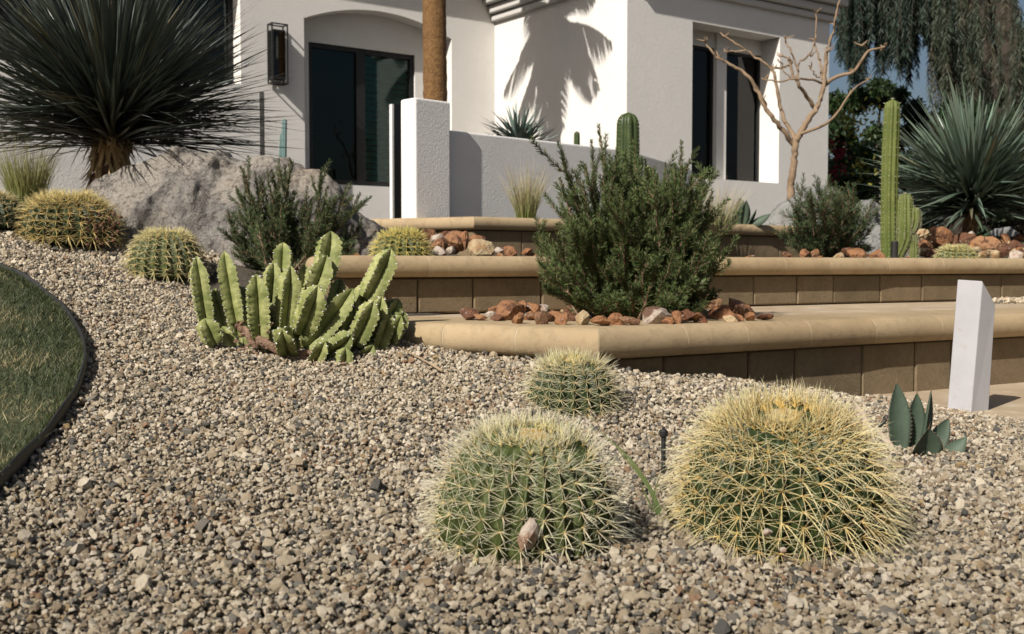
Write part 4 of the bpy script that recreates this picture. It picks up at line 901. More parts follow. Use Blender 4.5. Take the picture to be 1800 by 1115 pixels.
for i in range(46):
    Y_ = rr.uniform(6.25,7.2); a = rr.uniform(1615,1840); s_ = rr.uniform(.03,.06); q = P(a, 440, Y_); q.z = Z2+(Y_-6.1)*.10+rr.uniform(0,.03); mm = rr.choice(['redrock','redrock','redrock','creamrock'])
    rock(q, s_, mm, ('small' if s_ < .045 else 'big')+(' rusty' if mm == 'redrock' else ' cream')+' rock, '+zone(Y_,(6.45,6.65,6.9),('front','second row','third row','back'))+' of the pile '+zone(a,(1660,1700,1750,1795),('beside the tall cactus','left of the yucca','under the yucca','right of the yucca','by the right edge')))
for i in range(14):
    t_ = (i+.5)/14; f = T2[1].lerp(T2[4], t_)+Vector((-.5,.85))*rr.uniform(.2,.5)*1.0; s_ = rr.uniform(.02,.036); k_ = 900+f.x/f.y*FPX
    rock(Vector((f.x, f.y, Z2+s_*.1)), s_, 'redrock', ('small' if s_ < .028 else 'larger')+' flattish rusty rock alone on the middle bed, '+zone(k_,(800,960,1300,1600),('by the yellow barrel cactus','left of the large rosemary','behind the large rosemary','by the right rosemary','under the tall cactus')), flat=.5)
slab('rock_bed_soil', [(2.1,6.05),(4.4,7.0),(5.5,9),(2.2,9)], Z2-.2, Z2+.0, M['soil'])
# boulders
def boulder(name, pts, Y0, depth, label, m, seed, zb=None, front=None):
    """a real stone lump: outline heights along x, rounded in depth"""
    pts = [P(a,b,Y0) for a,b in pts]; xs = np.array([p_.x for p_ in pts]); zs = np.array([p_.z for p_ in pts]); zb = zb if zb is not None else zs.min()
    nx, ny = 120, 70; V = []; F = []
    for i in range(nx):
        x = xs[0]+(xs[-1]-xs[0])*i/(nx-1); zt = float(np.interp(x, xs, zs)); e = math.sin(math.pi*(i/(nx-1)))**.35
        for j in range(ny):
            v = -1+2*j/(ny-1); h = max(0, 1-abs(v)**2.3)**.55; y = Y0+v*depth*(.35+.65*e)+ .10*math.sin(x*3.1)
            z = zb-.1+(zt-zb+.1)*h; q = Vector((x, y, z)); n = noise.fractal(q*2.6+Vector((seed,0,0)), 1.0, 2.1, 6); n2 = noise.ridged_multi_fractal(q*1.7+Vector((0,seed,0)), 1, 2, 4, 1, 2)
            n3 = noise.fractal(q*9+Vector((seed,3,0)), .8, 2.1, 5); k = .085*n+.06*(n2-1)+.014*n3; V.append((x+k*.4, y-k*.9*(1 if v < 0 else -1), z+k*.8*h))
    for i in range(nx-1):
        for j in range(ny-1): F.append((i*ny+j, (i+1)*ny+j, (i+1)*ny+j+1, i*ny+j+1))
    o = npmesh(name, np.array(V), [np.array(F)], M[m], smooth=True); tag(o, label, 'boulder'); return o
boulder('boulder', [(128,440),(140,400),(158,330),(190,302),(228,290),(300,288),(370,284),(430,285),(500,300),(560,318),(600,338),(640,380),(668,402),(690,450)], 5.15, .42, 'broad grey brown boulder behind the left rosemary, under the huge yucca', 'boulder', 3.3, zb=-.1)
boulder('boulder', [(1322,402),(1345,390),(1362,372),(1385,352),(1420,338),(1462,336),(1480,360),(1492,402)], 9.15, .22, 'grey boulder on the upper bed at the foot of the bare tree', 'boulder_grey', 8.1, zb=.28)
boulder('boulder', [(1450,455),(1478,415),(1500,372),(1528,348),(1556,366),(1590,400),(1610,455)], 7.1, .3, 'light grey boulder between the right rosemary and the tall ribbed cactus', 'boulder_grey', 5.1, zb=0)
p_ = P(1257, 378, 8.2); rock(p_, .075, 'boulder_grey', 'small pale grey stone at the foot of the pale feather grass', group='grey stones', flat=.7)
p_ = P(1765, 412, 8.2); rock(p_, .14, 'boulder_grey', 'flat grey stone in the shade under the blue green yucca leaves', group='grey stones', flat=.35, rot=(0,0,0))

# ------------------------------------------------------------------ white light post, stakes, pipes
g = og(1700, 732); Yp = g.y; bo = empty('light_post', g, 'white square garden light post with a slanted top, standing at the walkway edge', 'light post')
def quadpost(top, bot, m, name, dz_top):
    mb = MB(); mb.box8([*bot, *top]); return mb.build(name, m, bo, org=g, bevel=.003, seg=2)
f_l, f_m, f_r = P(1663,726,Yp), P(1704,738,Yp-.06), P(1736,740,Yp-.02)
t_l, t_m, t_r = P(1683,491,Yp-.0), P(1727,494,Yp-.06), P(1750,535,Yp-.02)
bk = (f_l+f_r)/2+((f_l+f_r)/2-f_m)*1.0; tb = (t_l+t_r)/2+((t_l+t_r)/2-t_m)*1.0
for q in (f_l,f_m,f_r,bk): q.z -= .04
mb = MB(); mb.box8([f_m,f_r,bk,f_l,t_m,t_r,tb,t_l]); mb.build('post', M['white'], bo, org=g, bevel=.003, seg=2)
mb = MB(); ins = lambda q, c: q.lerp(c, .05)
c1_ = (f_m+f_r+bk+f_l)/4; mb.box8([*(Vector((*(q+(q-c1_)*.08).xy, gz1(q.x,q.y)-.02)) for q in (f_m,f_r,bk,f_l)), *(Vector((*(q+(q-c1_)*.08).xy, gz1(q.x,q.y)+.004)) for q in (f_m,f_r,bk,f_l))]); mb.build('base', M['blackplastic'], bo, org=g)
def stake(px, py_top, py_base, label, r=.009, Y=None):
    if Y is None: gg = og(px, py_base); Y = gg.y
    else: gg = P(px, py_base, Y)
    t_ = P(px, py_top, Y); e = empty('drip_stake', gg, label, 'irrigation stake', 'black irrigation stakes')
    mb = MB(); mb.tube([gg-Vector((0,0,.03)), Vector((gg.x,gg.y,t_.z-.022))], [r*.55,r*.6], 10); mb.build('stake', M['blackplastic'], e, org=gg, smooth=False)
    mb = MB(); mb.tube([(gg.x,gg.y,t_.z-.024),(gg.x,gg.y,t_.z-.020),(gg.x,gg.y,t_.z-.010),(gg.x,gg.y,t_.z-.007),(gg.x,gg.y,t_.z-.006),(gg.x,gg.y,t_.z)], [r*.7,r,r*1.05,r*.8,r*.35,r*.3], 16); mb.build('emitter_cap', M['blackplastic'], e, org=gg)
stake(1166, 750, 812, 'black irrigation stake left of the largest barrel cactus', Y=2.42)
g = P(1548, 748, Ya+.15); e = empty('drip_emitter', g, 'black tilted drip emitter behind the dry leaf of the front agave', 'irrigation part', None)
mb = MB(); mb.tube([P(1545,752,Ya+.15), P(1556,738,Ya+.15)], [.004,.006], 10); mb.build('tube', M['blackplastic'], e, org=g)
mb = MB(); mb.tube([P(1556,738,Ya+.15), P(1561,731,Ya+.15)], [.009,.008], 12); mb.build('emitter_cap', M['blackplastic'], e, org=g)
g = P(1572, 462, 5.86); g.z = Z2-.01; t_ = P(1572, 425, 5.86); e = empty('path_spotlight', g, 'black cylindrical spotlight on the coping in front of the tall cactus', 'spotlight')
mb = MB(); mb.tube([g, (g.x,g.y,t_.z)], [.019,.019], 20); mb.build('housing', M['black'], e, org=g, bevel=.002)
mb = MB(); mb.tube([(g.x,g.y,t_.z),(g.x,g.y,t_.z+.004)], [.015,.015], 20); mb.build('lens', M['lampglass'], e, org=g)

# ------------------------------------------------------------------ house
HU = Vector((.809,.588,0)); HN = Vector((-.588,.809,0))       # along the front walls; into the house
def hit(px, o, d):               # parameter along o + d*s that projects to column px
    k = (px-900)/FPX
    k = k/1.0
    return (k*o.y-o.x)/(d.x-k*d.y)
A0 = P(538, 465, 11.0); A0.z = 0
sAB = hit(870, A0, HU); AB = A0+HU*sAB
HV = Vector((.588,-.809,0)); tBC = hit(1100, AB, HV); BC = AB+HV*tBC; sCE = hit(1452, BC, HU); CE = BC+HU*sCE
house = empty('house', (AB.x, AB.y, 0), 'white stucco house with dark windows and a stepped cornice behind the garden', 'house'); HO = house.location
def hb(mb, o, s0, s1, n0, n1, z0, z1):
    c = [o+HU*s0+HN*n0, o+HU*s1+HN*n0, o+HU*s1+HN*n1, o+HU*s0+HN*n1]
    mb.box8([(q.x,q.y,z0) for q in c]+[(q.x,q.y,z1) for q in c])
ZG, ZT = -.3, 3.35
def zat(px, py, o, d):           # height of the point on the wall line seen at pixel
    s = hit(px, o, d); q = o+d*s; return P(px, py, q.y).z
# wall A with arched niche and, further left, a plain window opening
aL, aR = 0.0, hit(795, A0, HU); zs, rise, dep = 2.44, .18, .20
wl0, wl1 = hit(-60, A0, HU), hit(428, A0, HU); zwb = zat(415, 147, A0, HU)
mb = MB()
hb(mb, A0, wl1, aL, 0, dep, ZG, ZT)
hb(mb, A0, aR, sAB, 0, dep, ZG, ZT)
hb(mb, A0, wl0, wl1, 0, dep, ZG, zwb); hb(mb, A0, wl0, wl1, 0, dep, 2.9, ZT); hb(mb, A0, wl0-4, wl0, 0, dep, ZG, ZT)
n = 24
def arch(f): return zs + rise*(1-(2*f-1)**2)
for i in range(n):
    f0, f1 = i/n, (i+1)/n; s0 = aL+(aR-aL)*f0; s1 = aL+(aR-aL)*f1
    c = [A0+HU*s0, A0+HU*s1, A0+HU*s1+HN*dep, A0+HU*s0+HN*dep]; z = [arch(f0), arch(f1), arch(f1), arch(f0)]
    mb.box8([(q.x,q.y,zz) for q, zz in zip(c, z)]+[(q.x,q.y,ZT) for q in c])
mb.build('front_wall', M['stucco'], house, org=HO)
# back panel of the niche with the window opening
ws0 = hit(546, A0+HN*dep, HU); ws1 = hit(731, A0+HN*dep, HU); AD = A0+HN*dep; wz1 = zat(546, 73, AD, HU); wz0 = zat(690, 329, AD, HU)
mb = MB(); hb(mb, AD, aL-.4, ws0, .0, .12, ZG, ZT-.01); hb(mb, AD, ws1, aR+.3, 0, .12, ZG, ZT-.01); hb(mb, AD, ws0, ws1, 0, .12, ZG, wz0); hb(mb, AD, ws0, ws1, 0, .12, wz1, ZT-.01)
mb.build('niche_wall', M['stucco'], house, org=HO)
def window(o, s0, s1, z0, z1, n_mull, label=None, blinds=(), fw=.05):
    f = MB(); hb(f, o, s0, s0+fw, .02, .09, z0, z1); hb(f, o, s1-fw, s1, .02, .09, z0, z1); hb(f, o, s0+fw, s1-fw, .02, .09, z0, z0+fw); hb(f, o, s0+fw, s1-fw, .02, .09, z1-fw, z1)
    for (m_, w_) in n_mull: hb(f, o, m_-w_/2, m_+w_/2, .018, .088, z0+fw, z1-fw)
    fr_ = f.build('window', M['frame'], house, org=HO)
    g_ = MB(); hb(g_, o, s0+fw, s1-fw, .045, .052, z0+fw, z1-fw); g_.build('pane', M['glass'], fr_, org=HO)
    r_ = MB()      # dark room behind
    a_, b_, c_, d_ = o+HU*s0+HN*.1, o+HU*s1+HN*.1, o+HU*s1+HN*1.4, o+HU*s0+HN*1.4
    r_.add([(q.x,q.y,z) for z in (z0,z1) for q in (a_,b_,c_,d_)], [(0,1,2,3),(4,7,6,5),(1,5,6,2),(2,6,7,3),(3,7,4,0)]); r_.build('interior', M['dark'], fr_, org=HO)
    for (b0, b1, bz0, bz1) in blinds:
        bl = MB(); k = int((bz1-bz0)/.062)
        for i in range(k):
            zc = bz0+(i+.5)*(bz1-bz0)/k; c = [o+HU*b0+HN*.06, o+HU*b1+HN*.06, o+HU*b1+HN*.085, o+HU*b0+HN*.085]
            bl.box8([(c[0].x,c[0].y,zc-.028),(c[1].x,c[1].y,zc-.028),(c[2].x,c[2].y,zc+.022),(c[3].x,c[3].y,zc+.022),(c[0].x,c[0].y,zc-.025),(c[1].x,c[1].y,zc-.025),(c[2].x,c[2].y,zc+.026),(c[3].x,c[3].y,zc+.026)])
        bl.build('blind', M['blind'], fr_, org=HO)
    return fr_
mid = hit(638, AD, HU)
window(AD, ws0, ws1, wz0, wz1, ((mid,.10),), blinds=((mid+.06, ws1-.06, wz0+.06, wz1-.06),))
AW = A0+HN*.16; window(AW, wl0, wl1, zwb, 2.9, ((hit(18,AW,HU),.05),(hit(230,AW,HU),.05)))
# block B + C : solid L with window recess on C
cw0 = hit(1214, BC, HU); cw1 = hit(1366, BC, HU); cd = .27; chz = zat(1214, 38, BC, HU); csz = zat(1333, 325, BC+HN*cd, HU); LB = tBC
mb = MB()
def bb(s0, s1, n0, n1, z0, z1): hb(mb, BC, s0, s1, n0, n1, z0, z1)
bb(0, cw0, 0, .30, ZG, ZT); bb(cw1, sCE, 0, .30, ZG, ZT); bb(cw0, cw1, 0, .30, ZG, csz); bb(cw0, cw1, 0, .30, chz, ZT)
bb(0, .30, .30, LB+3, ZG, ZT); bb(sCE-.3, sCE, .30, LB+3, ZG, ZT)
mb.build('wing_wall', M['stucco'], house, org=HO)
CD = BC+HN*(cd-.02)
p0 = hit(1253, CD, HU); p1 = hit(1270, CD, HU); 
window(CD, cw0+.002, p0, csz+.002, chz-.16, (), blinds=(), fw=.03)
window(CD, p1, cw1-.002, csz+.002, chz-.16, (), blinds=(), fw=.03)
mb = MB(); hb(mb, CD, p0, p1, -.03, .2, csz, chz); hb(mb, CD, cw0, p0, .0, .2, chz-.158, chz); hb(mb, CD, p1, cw1, .0, .2, chz-.158, chz); mb.build('mullion_wall', M['stucco'], house, org=HO)
# stepped cornice round the wing (L shape: along B and along C), then roof slab
zc0 = 2.69
for (e_, z0, z1) in ((.055,zc0,zc0+.075),(.10,zc0+.08,zc0+.17),(.17,zc0+.175,zc0+.27),(.24,zc0+.275,zc0+.36)):
    mb = MB(); hb(mb, BC, -e_, sCE+e_, -e_*.75, .05, z0, z1); hb(mb, BC, -e_, .05, .05, LB-.001, z0, z1); hb(mb, BC, sCE-.05, sCE+e_, .05, LB+2.5, z0, z1); mb.build('cornice', M['cornice'], house, org=HO, bevel=.018, seg=3)
mb = MB(); hb(mb, BC, -.36, sCE+.55, -.23, LB-.01, zc0+.37, zc0+.47); hb(mb, BC, -.30, sCE+.5, LB, LB+3.2, zc0+.37, zc0+.5); hb(mb, A0, wl0-4, sAB-.4, -.25, 3.4, ZT+.0, ZT+.15); mb.build('roof', M['roof'], house, org=HO)
# wall lantern
ls = hit(487, A0, HU); lq = A0+HU*ls; lz1, lz0 = P(487, 45, lq.y).z, P(487, 150, lq.y).z; hw = .085
lam = empty('wall_lantern', (lq.x, lq.y, lz0), 'tall black frame wall lantern beside the arched window', 'lantern'); LO = lam.location
mb = MB(); fr_ = .012
for s_ in (-hw, hw-fr_):
    for n_ in (-.13, -.03): hb(mb, lq, ls*0+s_, s_+fr_, n_, n_+fr_, lz0, lz1)
for z_ in (lz0, lz1-fr_):
    hb(mb, lq, -hw+fr_, hw-fr_, -.13, -.13+fr_, z_, z_+fr_); hb(mb, lq, -hw+fr_, hw-fr_, -.03, -.03+fr_, z_, z_+fr_)
    for s_ in (-hw, hw-fr_): hb(mb, lq, s_, s_+fr_, -.13+fr_, -.03, z_, z_+fr_)
mb.build('outer_frame', M['black'], lam, org=LO)
mb = MB(); iz0, iz1 = lz0+.05, lz1-.06; hb(mb, lq, -.065, .065, -.022, 0, iz0, iz1); mb.build('back_plate', M['black'], lam, org=LO)
mb = MB(); hb(mb, lq, -.062, .062, -.118, -.03, iz0, iz0+.02); hb(mb, lq, -.062, .062, -.118, -.03, iz1-.02, iz1)
mb.build('caps', M['black'], lam, org=LO)
mb = MB(); hb(mb, lq, -.058, .058, -.112, -.108, iz0+.02, iz1-.02); hb(mb, lq, -.062, -.058, -.112, -.03, iz0+.02, iz1-.02); hb(mb, lq, .058, .062, -.112, -.03, iz0+.02, iz1-.02); mb.build('lamp_glass', M['lampclear'], lam, org=LO)
c_ = lq+HN*-.07; mb = MB(); mb.tube([(c_.x,c_.y,iz0+.19),(c_.x,c_.y,iz0+.21),(c_.x,c_.y,iz1-.06),(c_.x,c_.y,iz1-.04)], [.004,.013,.011,.004], 12); mb.build('bulb', M['bulb'], lam, org=LO)
# pillar, slim post behind it, garden walls
def gwall(name, o, d, s0, s1, th, z0, z1a, z1b, m, label, cat='garden wall', bevel=.014, nrm=None):
    n = nrm or Vector((-d.y, d.x, 0)); a, b = o+d*s0, o+d*s1
    mb = MB(); c = [a, b, b+n*th, a+n*th]; mb.box8([(q.x,q.y,z0) for q in c]+[(a.x,a.y,z1a),(b.x,b.y,z1b),((b+n*th).x,(b+n*th).y,z1b),((a+n*th).x,(a+n*th).y,z1a)])
    o_ = mb.build(name, m, None, org=None, bevel=bevel, seg=3); tag(o_, label, cat); return o_
D46 = Vector((.72,.694,0)); N46 = Vector((-.694,.72,0))
pl0 = P(731, 465, 7.30); pl0.z = 0; zp = P(740, 173, 7.35).z
s1 = hit(793, pl0, D46)
# depth of the pillar so that its left side spans 705..731
back = pl0+N46*((705-900)/FPX*pl0.y-pl0.x)/(N46.x-(705-900)/FPX*N46.y)
th_p = (back-pl0).length
gwall('gate_pillar', pl0, D46, 0, s1, th_p, .1, zp, zp, M['stucco_near'], 'tall square white stucco pillar beside the palm trunk', 'pillar')
q0 = P(690, 465, 7.9); q0.z = 0; s2 = hit(694.5, q0, D46)
gwall('slim_post', q0, D46, 0, s2, .03, .1, P(690,183,7.9).z, P(690,183,7.9).z, M['stucco_near'], 'very slim white post just left of the tall pillar', 'post', bevel=.004)
s3 = hit(708, q0, D46)
gwall('gate_panel', q0, D46, s2+.001, s3, .02, .1, P(700,183,7.9).z, P(700,183,7.9).z, M['frame'], 'narrow dark panel closing the gap left of the tall pillar', 'gate panel', bevel=0)
lw0 = pl0+D46*(s1+.003)+N46*.06; zl = P(794, 228, lw0.y).z; sl1 = hit(1113, lw0, D46)
gwall('garden_wall', lw0, D46, 0, sl1, .18, .1, zl, zl, M['stucco_near'], 'low white stucco wall running right from the tall pillar behind the terraces')
e0 = lw0+D46*(sl1+.003); sl2 = hit(1216, e0, D46); ze = e0+D46*sl2
gwall('garden_wall', e0, D46, 0, sl2, .16, .1, zl-.01, P(1216,298,ze.y).z, M['stucco_shade'], 'wall end with painted-in grey shade, sloping down behind the top of the large rosemary')
gl0 = P(-120, 465, 6.1); gl0.z = 0; D3 = Vector((.80,.60,0)); sg = hit(352, gl0, D3)
gwall('garden_wall', gl0, D3, -3, sg, .16, -.1, .93, .93, M['stucco_near'], 'low textured white wall behind the huge yucca and feather grass at left')
b_ = P(462, 330, 8.6); b_.z = .2; t_ = P(462, 162, 8.6)
mb = MB(); mb.box(b_.x-.016, b_.x+.016, b_.y-.016, b_.y+.016, b_.z, t_.z); o = mb.build('fence_post', M['black'], bevel=.003); tag(o, 'thin black square metal post behind the boulder top', 'post')

# ------------------------------------------------------------------ palm
Yt = 9.95; b_ = P(768, 465, Yt); b_.z = .1; t2 = P(764, 0, Yt)
palm = empty('palm_tree', b_, 'palm with a brown fibrous trunk in front of the arched window', 'palm tree')
mb = MB(); top = Vector((b_.x-.03, Yt, 4.15)); k = 90
pts = [b_.lerp(top, i/k) for i in range(k+1)]; mb.tube(pts, [.112*(1-.0012*i)*(1+.035*((i*7)%3-1)*.5) for i in range(k+1)], 26, jit=.05); mb.build('trunk', M['palmbark'], palm, org=b_, smooth=True)
def frond(base, az, el, L, parent, seed, droop=.5):
    r_ = np.random.default_rng(seed); n = 44; t = np.linspace(.12,1,n); d = np.array([math.cos(az)*math.cos(el), math.sin(az)*math.cos(el), math.sin(el)])
    pts = np.array(base)[None]+d[None]*(t[:,None]*L)+np.array([0,0,-1])*((t**2)*L*droop)[:,None]
    tan = unit(d[None]+np.array([0,0,-1])*(2*t*droop)[:,None]); side = unit(np.cross(tan, np.array([[0,0,1.]])))
    ps = np.concatenate([pts,pts]); ds = np.concatenate([side+tan*.7, -side+tan*.7]); ds[:,2] -= .35
    LL = np.concatenate([np.sin(np.pi*(t*.85+.08))]*2)*L*.36
    V, F, C_ = blades(ps, ds, LL, np.tile([0,0,-.35],(2*n,1)), np.full(2*n,.03), K=4, c0=jcol((.07,.11,.035),2*n), c1=jcol((.13,.17,.06),2*n))
    st = MB(); q = [Vector(base)]+[Vector(p_) for p_ in pts[::4]]; st.tube(q, [.016*(1-.8*i/(len(q)-1)) for i in range(len(q))], 6); 
    fo = npmesh('frond', V, [F], M['leaf'], parent, col=C_, org=parent.location); st.build('rachis', M['woody'], fo, org=parent.location)
rr = random.Random(12)
for i in range(30): frond(top+Vector((0,0,rr.uniform(-.25,.1))), i*2.4, rr.uniform(-1.1,.9), rr.uniform(.55,.95), palm, i, rr.uniform(.35,.75))

# ------------------------------------------------------------------ bare tree (right)
Yf = 9.75
def c4(x, y): return 1180+x/2.656, y/2.656
def c5(x, y): return 1420+x/3.484, y/3.484
g = P(*c4(556,900), Yf); g.z = .25; bt = empty('bare_tree', g, 'leafless pale branching tree in front of the wing wall', 'tree')
br = [([(552,1040),(556,900),(566,800),(575,720),(578,650)], 46, 34, 0,'trunk'),
 ([(578,680),(520,610),(470,545),(425,480),(385,395),(330,335),(270,300),(220,272),(185,235),(158,192)], 30, 9, -.1,'branch'),
 ([(580,650),(545,590),(515,520),(492,410),(468,325),(410,278),(350,235),(300,205),(252,172)], 26, 8, .12,'branch'),
 ([(350,236),(300,240),(250,243)], 11, 7, .12,'branch'),
 ([(455,520),(415,440),(385,390)], 16, 12, -.05,'branch'),
 ([(475,318),(520,315),(560,300),(550,275),(520,262)], 13, 8, .1,'branch'),
 ([(520,300),(500,285),(497,275)], 9, 5, .1,'branch'),
 ([(582,660),(620,590),(660,530),(695,470),(712,380),(722,290),(728,240),(745,180),(765,120),(770,60),(790,-10)], 38, 8, -.05,'branch'),
 ([(665,500),(630,450),(600,400),(568,350),(555,300),(550,270)], 24, 12, -.15,'branch'),
 ([(590,380),(590,320),(600,290),(635,262),(658,230),(672,185),(675,120),(677,60)], 13, 7, .1,'branch'),
 ([(592,330),(570,270),(545,215),(532,180)], 11, 9, .14,'branch'),
 ([(706,370),(695,300),(680,240),(666,188)], 14, 9, .1,'branch'),
 ([(712,390),(640,372),(570,372),(500,380),(438,374)], 15, 7, -.25,'branch'),
 ([(690,362),(670,350),(650,322)], 10, 6, 0,'branch'),
 ([(560,365),(530,340),(510,320)], 9, 5, 0,'branch')]
br5 = [([(95,530),(150,485),(210,460),(280,440),(330,370),(370,315),(420,300),(465,290)], 30, 12, -.2), ([(370,315),(350,285),(330,280)], 14, 9, -.2), ([(-70,830),(0,805),(70,780),(130,745),(190,680),(240,600),(300,530),(370,490)], 26, 8, -.3), ([(450,310),(462,300),(468,288)], 18, 14, -.2)]
for pts, r0, r1, dY, nm in br:
    q = smooth_line([P(*c4(a,b), Yf+dY*min(1,i/2)) for i,(a,b) in enumerate(pts)], 4); n = len(q); k = .5/2.656/FPX*Yf
    for i_ in range(1,n-1): q[i_] = q[i_]+Vector((random.gauss(0,.004),random.gauss(0,.01),random.gauss(0,.004)))
    mb = MB(); mb.tube(q, [(r0+(r1-r0)*(i/(n-1))**.8)*k*.86 for i in range(n)], 10, jit=.12); mb.build(nm, M['paletree'], bt, org=g, smooth=True)
for pts, r0, r1, dY in br5:
    q = smooth_line([P(*c5(a,b), Yf+dY*min(1,i/3)) for i,(a,b) in enumerate(pts)], 4); n = len(q); k = .5/3.484/FPX*Yf
    mb = MB(); mb.tube(q, [(r0+(r1-r0)*i/(n-1))*k*.86 for i in range(n)], 10, jit=.12); mb.build('branch', M['paletree'], bt, org=g, smooth=True)

rr = random.Random(91); mb = MB(); tipsb = [c4(*p_) for p_ in ((158,192),(252,172),(250,243),(520,262),(532,180),(677,60),(666,188),(438,374),(650,322),(510,320),(220,272),(425,480),(470,325),(655,262),(728,240),(765,120))]+[c5(*p_) for p_ in ((465,290),(370,490),(330,280),(240,600),(280,440))]
for (a_,b_) in tipsb:
    q = P(a_, b_, Yf-.1)
    for _ in range(3):
        d_ = Vector((rr.gauss(0,.8), rr.gauss(0,1), rr.uniform(.2,1.4))).normalized()*rr.uniform(.03,.09); mb.tube([q, q+d_*.5+Vector((rr.gauss(0,.006),0,rr.gauss(0,.006))), q+d_], [.008,.006,.004], 5)
mb.build('twigs', M['paletree'], bt, org=g)
# ------------------------------------------------------------------ background trees
def leafcloud(name, centers, radii, n, size, parent, c0, seed, org, weep=0, flat=1.0):
    global rng
    old = rng; rng = np.random.default_rng(seed); centers = np.array(centers); radii = np.array(radii); vol = radii**2; idx = rng.choice(len(centers), n, p=vol/vol.sum())
    v = unit(rng.normal(size=(n,3)))*(rng.random((n,1))**.45); p = centers[idx]+v*radii[idx][:,None]*np.array([1,1,flat])
    d = unit(rng.normal(size=(n,3))+np.array([0,0,-.3-weep])); cc = jcol(c0, n, .45, .15)
    V, F, C_ = blades(p, d, size*rng.uniform(.6,1.3,n), np.zeros((n,3)), size*.5*rng.uniform(.7,1.2,n), K=3, prof=np.array([.3,1.,.1]), c0=cc, c1=cc*1.2)
    o = npmesh(name, V, [F], M['leaf'], parent, col=C_, org=org); rng = old; return o
def bush(px0, px1, pyt, Y, label, seed, n=6000, c0=(.03,.055,.018), size=.085, cat='tree', zb=-.6, name='tree'):
    rr = random.Random(seed); a, b = P(px0, pyt, Y), P(px1, pyt, Y); W = b.x-a.x; H = a.z-zb; base = Vector(((a.x+b.x)/2, Y, zb)); e = empty(name, base, label, cat, 'trees beyond the garden')
    cs, rs_ = [], []; k = int(34+W*8)
    for i in range(k):
        f = rr.uniform(-1,1); h = rr.uniform(.08,1); r_ = rr.uniform(.10,.2)*max(W,1.2)*rr.uniform(.7,1.1); wd = (1-max(0,h-.45)**2*2.2)**.5 if h < 1.1 else 0
        cs.append(((a.x+b.x)/2+f*W*.5*wd-f*r_*.5, Y+rr.uniform(-.4,.4)*W, zb+H*h-r_*.8)); rs_.append(r_)
    mb = MB(); mb.tube([base, base+Vector((0,0,H*.45)), base+Vector((.1,0,H*.7))], [.12,.09,.04], 8)
    for c_ in cs[::2]: mb.tube([base+Vector((0,0,H*.25)), (base+Vector((0,0,H*.5))).lerp(Vector(c_),.6), c_], [.05,.03,.01], 6)
    mb.build('trunk', M['bark'], e, org=base); leafcloud('crown', cs, rs_, n, size, e, c0, seed, base); return e
bush(1425,1530,158,17.0,'dark rounded tree just right of the house corner',61,24000)
bush(1495,1580,132,19.0,'dark bushy tree in the middle of the distant row, under the weeping foliage',62,26000,c0=(.035,.06,.02))
bush(1560,1660,128,18.0,'dark dense tree behind the tall cactus top',63,24000,c0=(.025,.045,.017))
bush(1430,1560,250,14.5,'green flowering shrub with magenta blooms beside the house corner',64,14000,c0=(.035,.065,.02),size=.09,cat='flowering shrub',name='flowering_shrub')
fl = bpy.data.objects[[o.name for o in bpy.data.objects if o.name.startswith('flowering_shrub')][0]]
cs = [P(a,b,13.6) for a,b in ((1470,275),(1457,250),(1460,307),(1480,268),(1475,300))]; n = 260
rng2 = np.random.default_rng(5); idx = rng2.integers(0,5,n); p = np.array([tuple(c) for c in cs])[idx]+rng2.normal(0,.045,(n,3)); cc = jcol((.22,.015,.025), n, .3)
V, F, C_ = blades(p, rng2.normal(size=(n,3)), np.full(n,.035), np.zeros((n,3)), np.full(n,.025), K=3, prof=np.array([.4,1,.3]), c0=cc, c1=cc); npmesh('blooms', V, [F], M['flower'], fl, col=C_, org=fl.location)
cs = [P(a,b,13.6) for a,b in ((1505,210),(1515,298),(1480,205),(1530,195),(1500,240))]; n = 200
idx = rng2.integers(0,5,n); p = np.array([tuple(c) for c in cs])[idx]+rng2.normal(0,.08,(n,3)); cc = jcol((.26,.24,.04), n, .3)
V, F, C_ = blades(p, rng2.normal(size=(n,3)), np.full(n,.06), np.zeros((n,3)), np.full(n,.03), K=3, prof=np.array([.4,1,.3]), c0=cc, c1=cc); npmesh('yellow_leaves', V, [F], M['leaf'], fl, col=C_, org=fl.location)
bush(1600,1780,180,13.5,'dark shrub mass behind the blue green yucca',65,12000,c0=(.022,.038,.016),cat='shrub',name='shrub')
bush(1740,1960,150,14.5,'brown green shrub at the right edge behind the yucca',66,12000,c0=(.055,.05,.028),cat='shrub',name='shrub')
bush(1650,1860,-60,21.0,'tall dark tree rising behind the huge weeping tree',69,26000,c0=(.022,.032,.018))
bush(1880,2200,100,16,'dark tree outside the right edge of the garden',67,9000)
bush(-900,-200,150,19,'dark tree beyond the left of the house',68,7000)
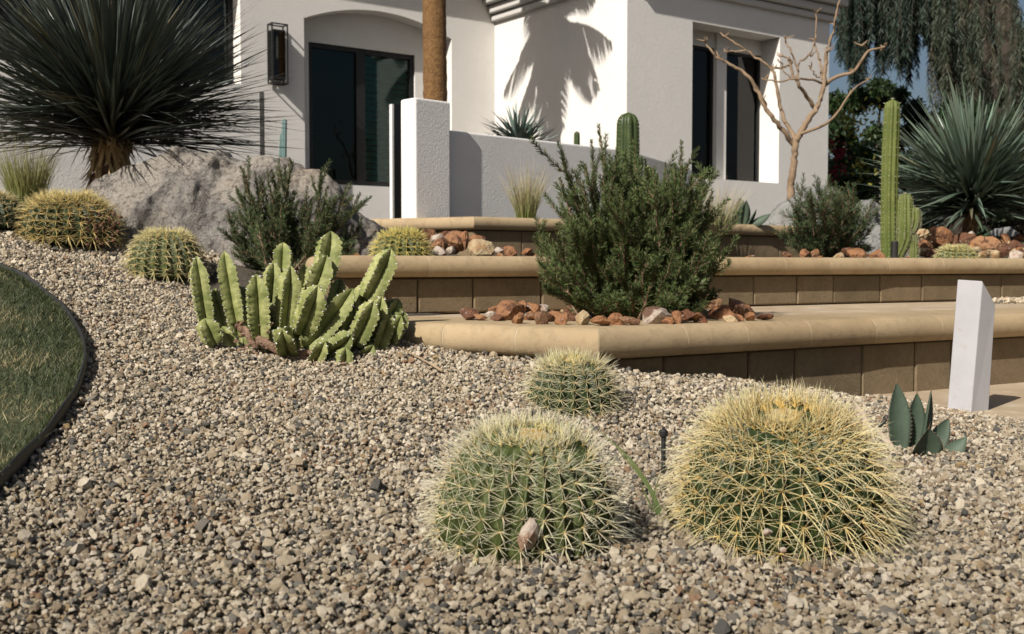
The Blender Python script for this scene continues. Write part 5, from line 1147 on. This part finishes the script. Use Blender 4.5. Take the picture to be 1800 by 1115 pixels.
# weeping pepper tree: leaning trunks, limbs, hanging strands
YP = 16.5; g = P(1745, 465, YP); g.z = -.6; wt = empty('weeping_tree', g, 'huge weeping tree with thick dark trunk and hanging foliage at top right', 'tree', 'trees beyond the garden')
mb = MB()
trunks = [[(1745,470),(1735,300),(1715,180),(1700,80),(1690,-60)],[(1745,400),(1760,220),(1765,100),(1750,0),(1740,-120)],[(1735,330),(1700,200),(1665,90),(1650,-30)],[(1760,250),(1790,150),(1830,60),(1880,-40)],[(1735,260),(1780,190),(1800,110),(1812,40)],[(1720,200),(1680,120),(1640,60),(1600,10),(1560,-50)]]
for j, tl in enumerate(trunks):
    q = smooth_line([P(a,b,YP+(.0,.4,-.3,.2,-.4,.3)[j]*min(1,i)) for i,(a,b) in enumerate(tl)], 5); n = len(q); r0 = (.62,.42,.36,.2,.16,.2)[j]
    mb.tube(q, [r0*(1-.55*i/(n-1)) for i in range(n)], 14, jit=.18)
mb.build('trunk', M['bark'], wt, org=g)
rr = random.Random(31); rng3 = np.random.default_rng(31); P_, D_, L_, B_, W_, Cc = [], [], [], [], [], []
st = MB()
def strand(px, pyt, pyb, Y, col=(.026,.042,.028)):
    a = P(px, pyt, Y); b = P(px+rr.uniform(-10,10), pyb, Y+rr.uniform(-.2,.2)); st.tube([a, a.lerp(b,.5)+Vector((rr.uniform(-.05,.05),0,0)), b], [.006,.005,.003], 3, cap=False)
    n = max(6, int((a-b).length/.022)); 
    for i in range(n):
        t_ = i/n; q = a.lerp(b, t_)
        for s_ in (-1,1): P_.append(q); D_.append((s_*rr.uniform(.2,1), rr.uniform(-.8,.8), -rr.uniform(.4,1.2))); L_.append(rr.uniform(.05,.10)); Cc.append(col)
for i in range(290):
    px = rr.choice([rr.uniform(1478,1650), rr.gauss(1540,25), rr.gauss(1500,12), rr.gauss(1585,16), rr.uniform(1600,1700)]); 
    if px < 1476: px = 1480+rr.random()*20
    top_ = rr.uniform(-120,10); bot = {0:95,1:125,2:60,3:110}[int(px/23)%4]+rr.uniform(-50,25); strand(px, top_, bot, YP-1+rr.uniform(-.6,1.2))
for i in range(120): px = rr.choice([rr.uniform(1640,1720), rr.uniform(1700,1900)]); y0 = rr.uniform(-60,150); strand(px, y0, y0+rr.uniform(60,170), YP-1.4+rr.uniform(-.7,.5), rr.choice([(.045,.06,.035),(.07,.065,.04),(.035,.05,.03)]))
st.build('twigs', M['bark'], wt, org=g); n = len(P_)
cc = np.array(Cc)*rng3.uniform(.6,1.5,(n,1))
V, F, C_ = blades(np.array([tuple(q) for q in P_]), np.array(D_), np.array(L_), np.tile([0,0,-.4],(n,1)), np.full(n,.014), K=3, prof=np.array([.5,1,.15]), c0=cc, c1=cc*1.2)
npmesh('foliage', V, [F], M['leaf'], wt, col=C_, org=g)
bpy.context.view_layer.update()
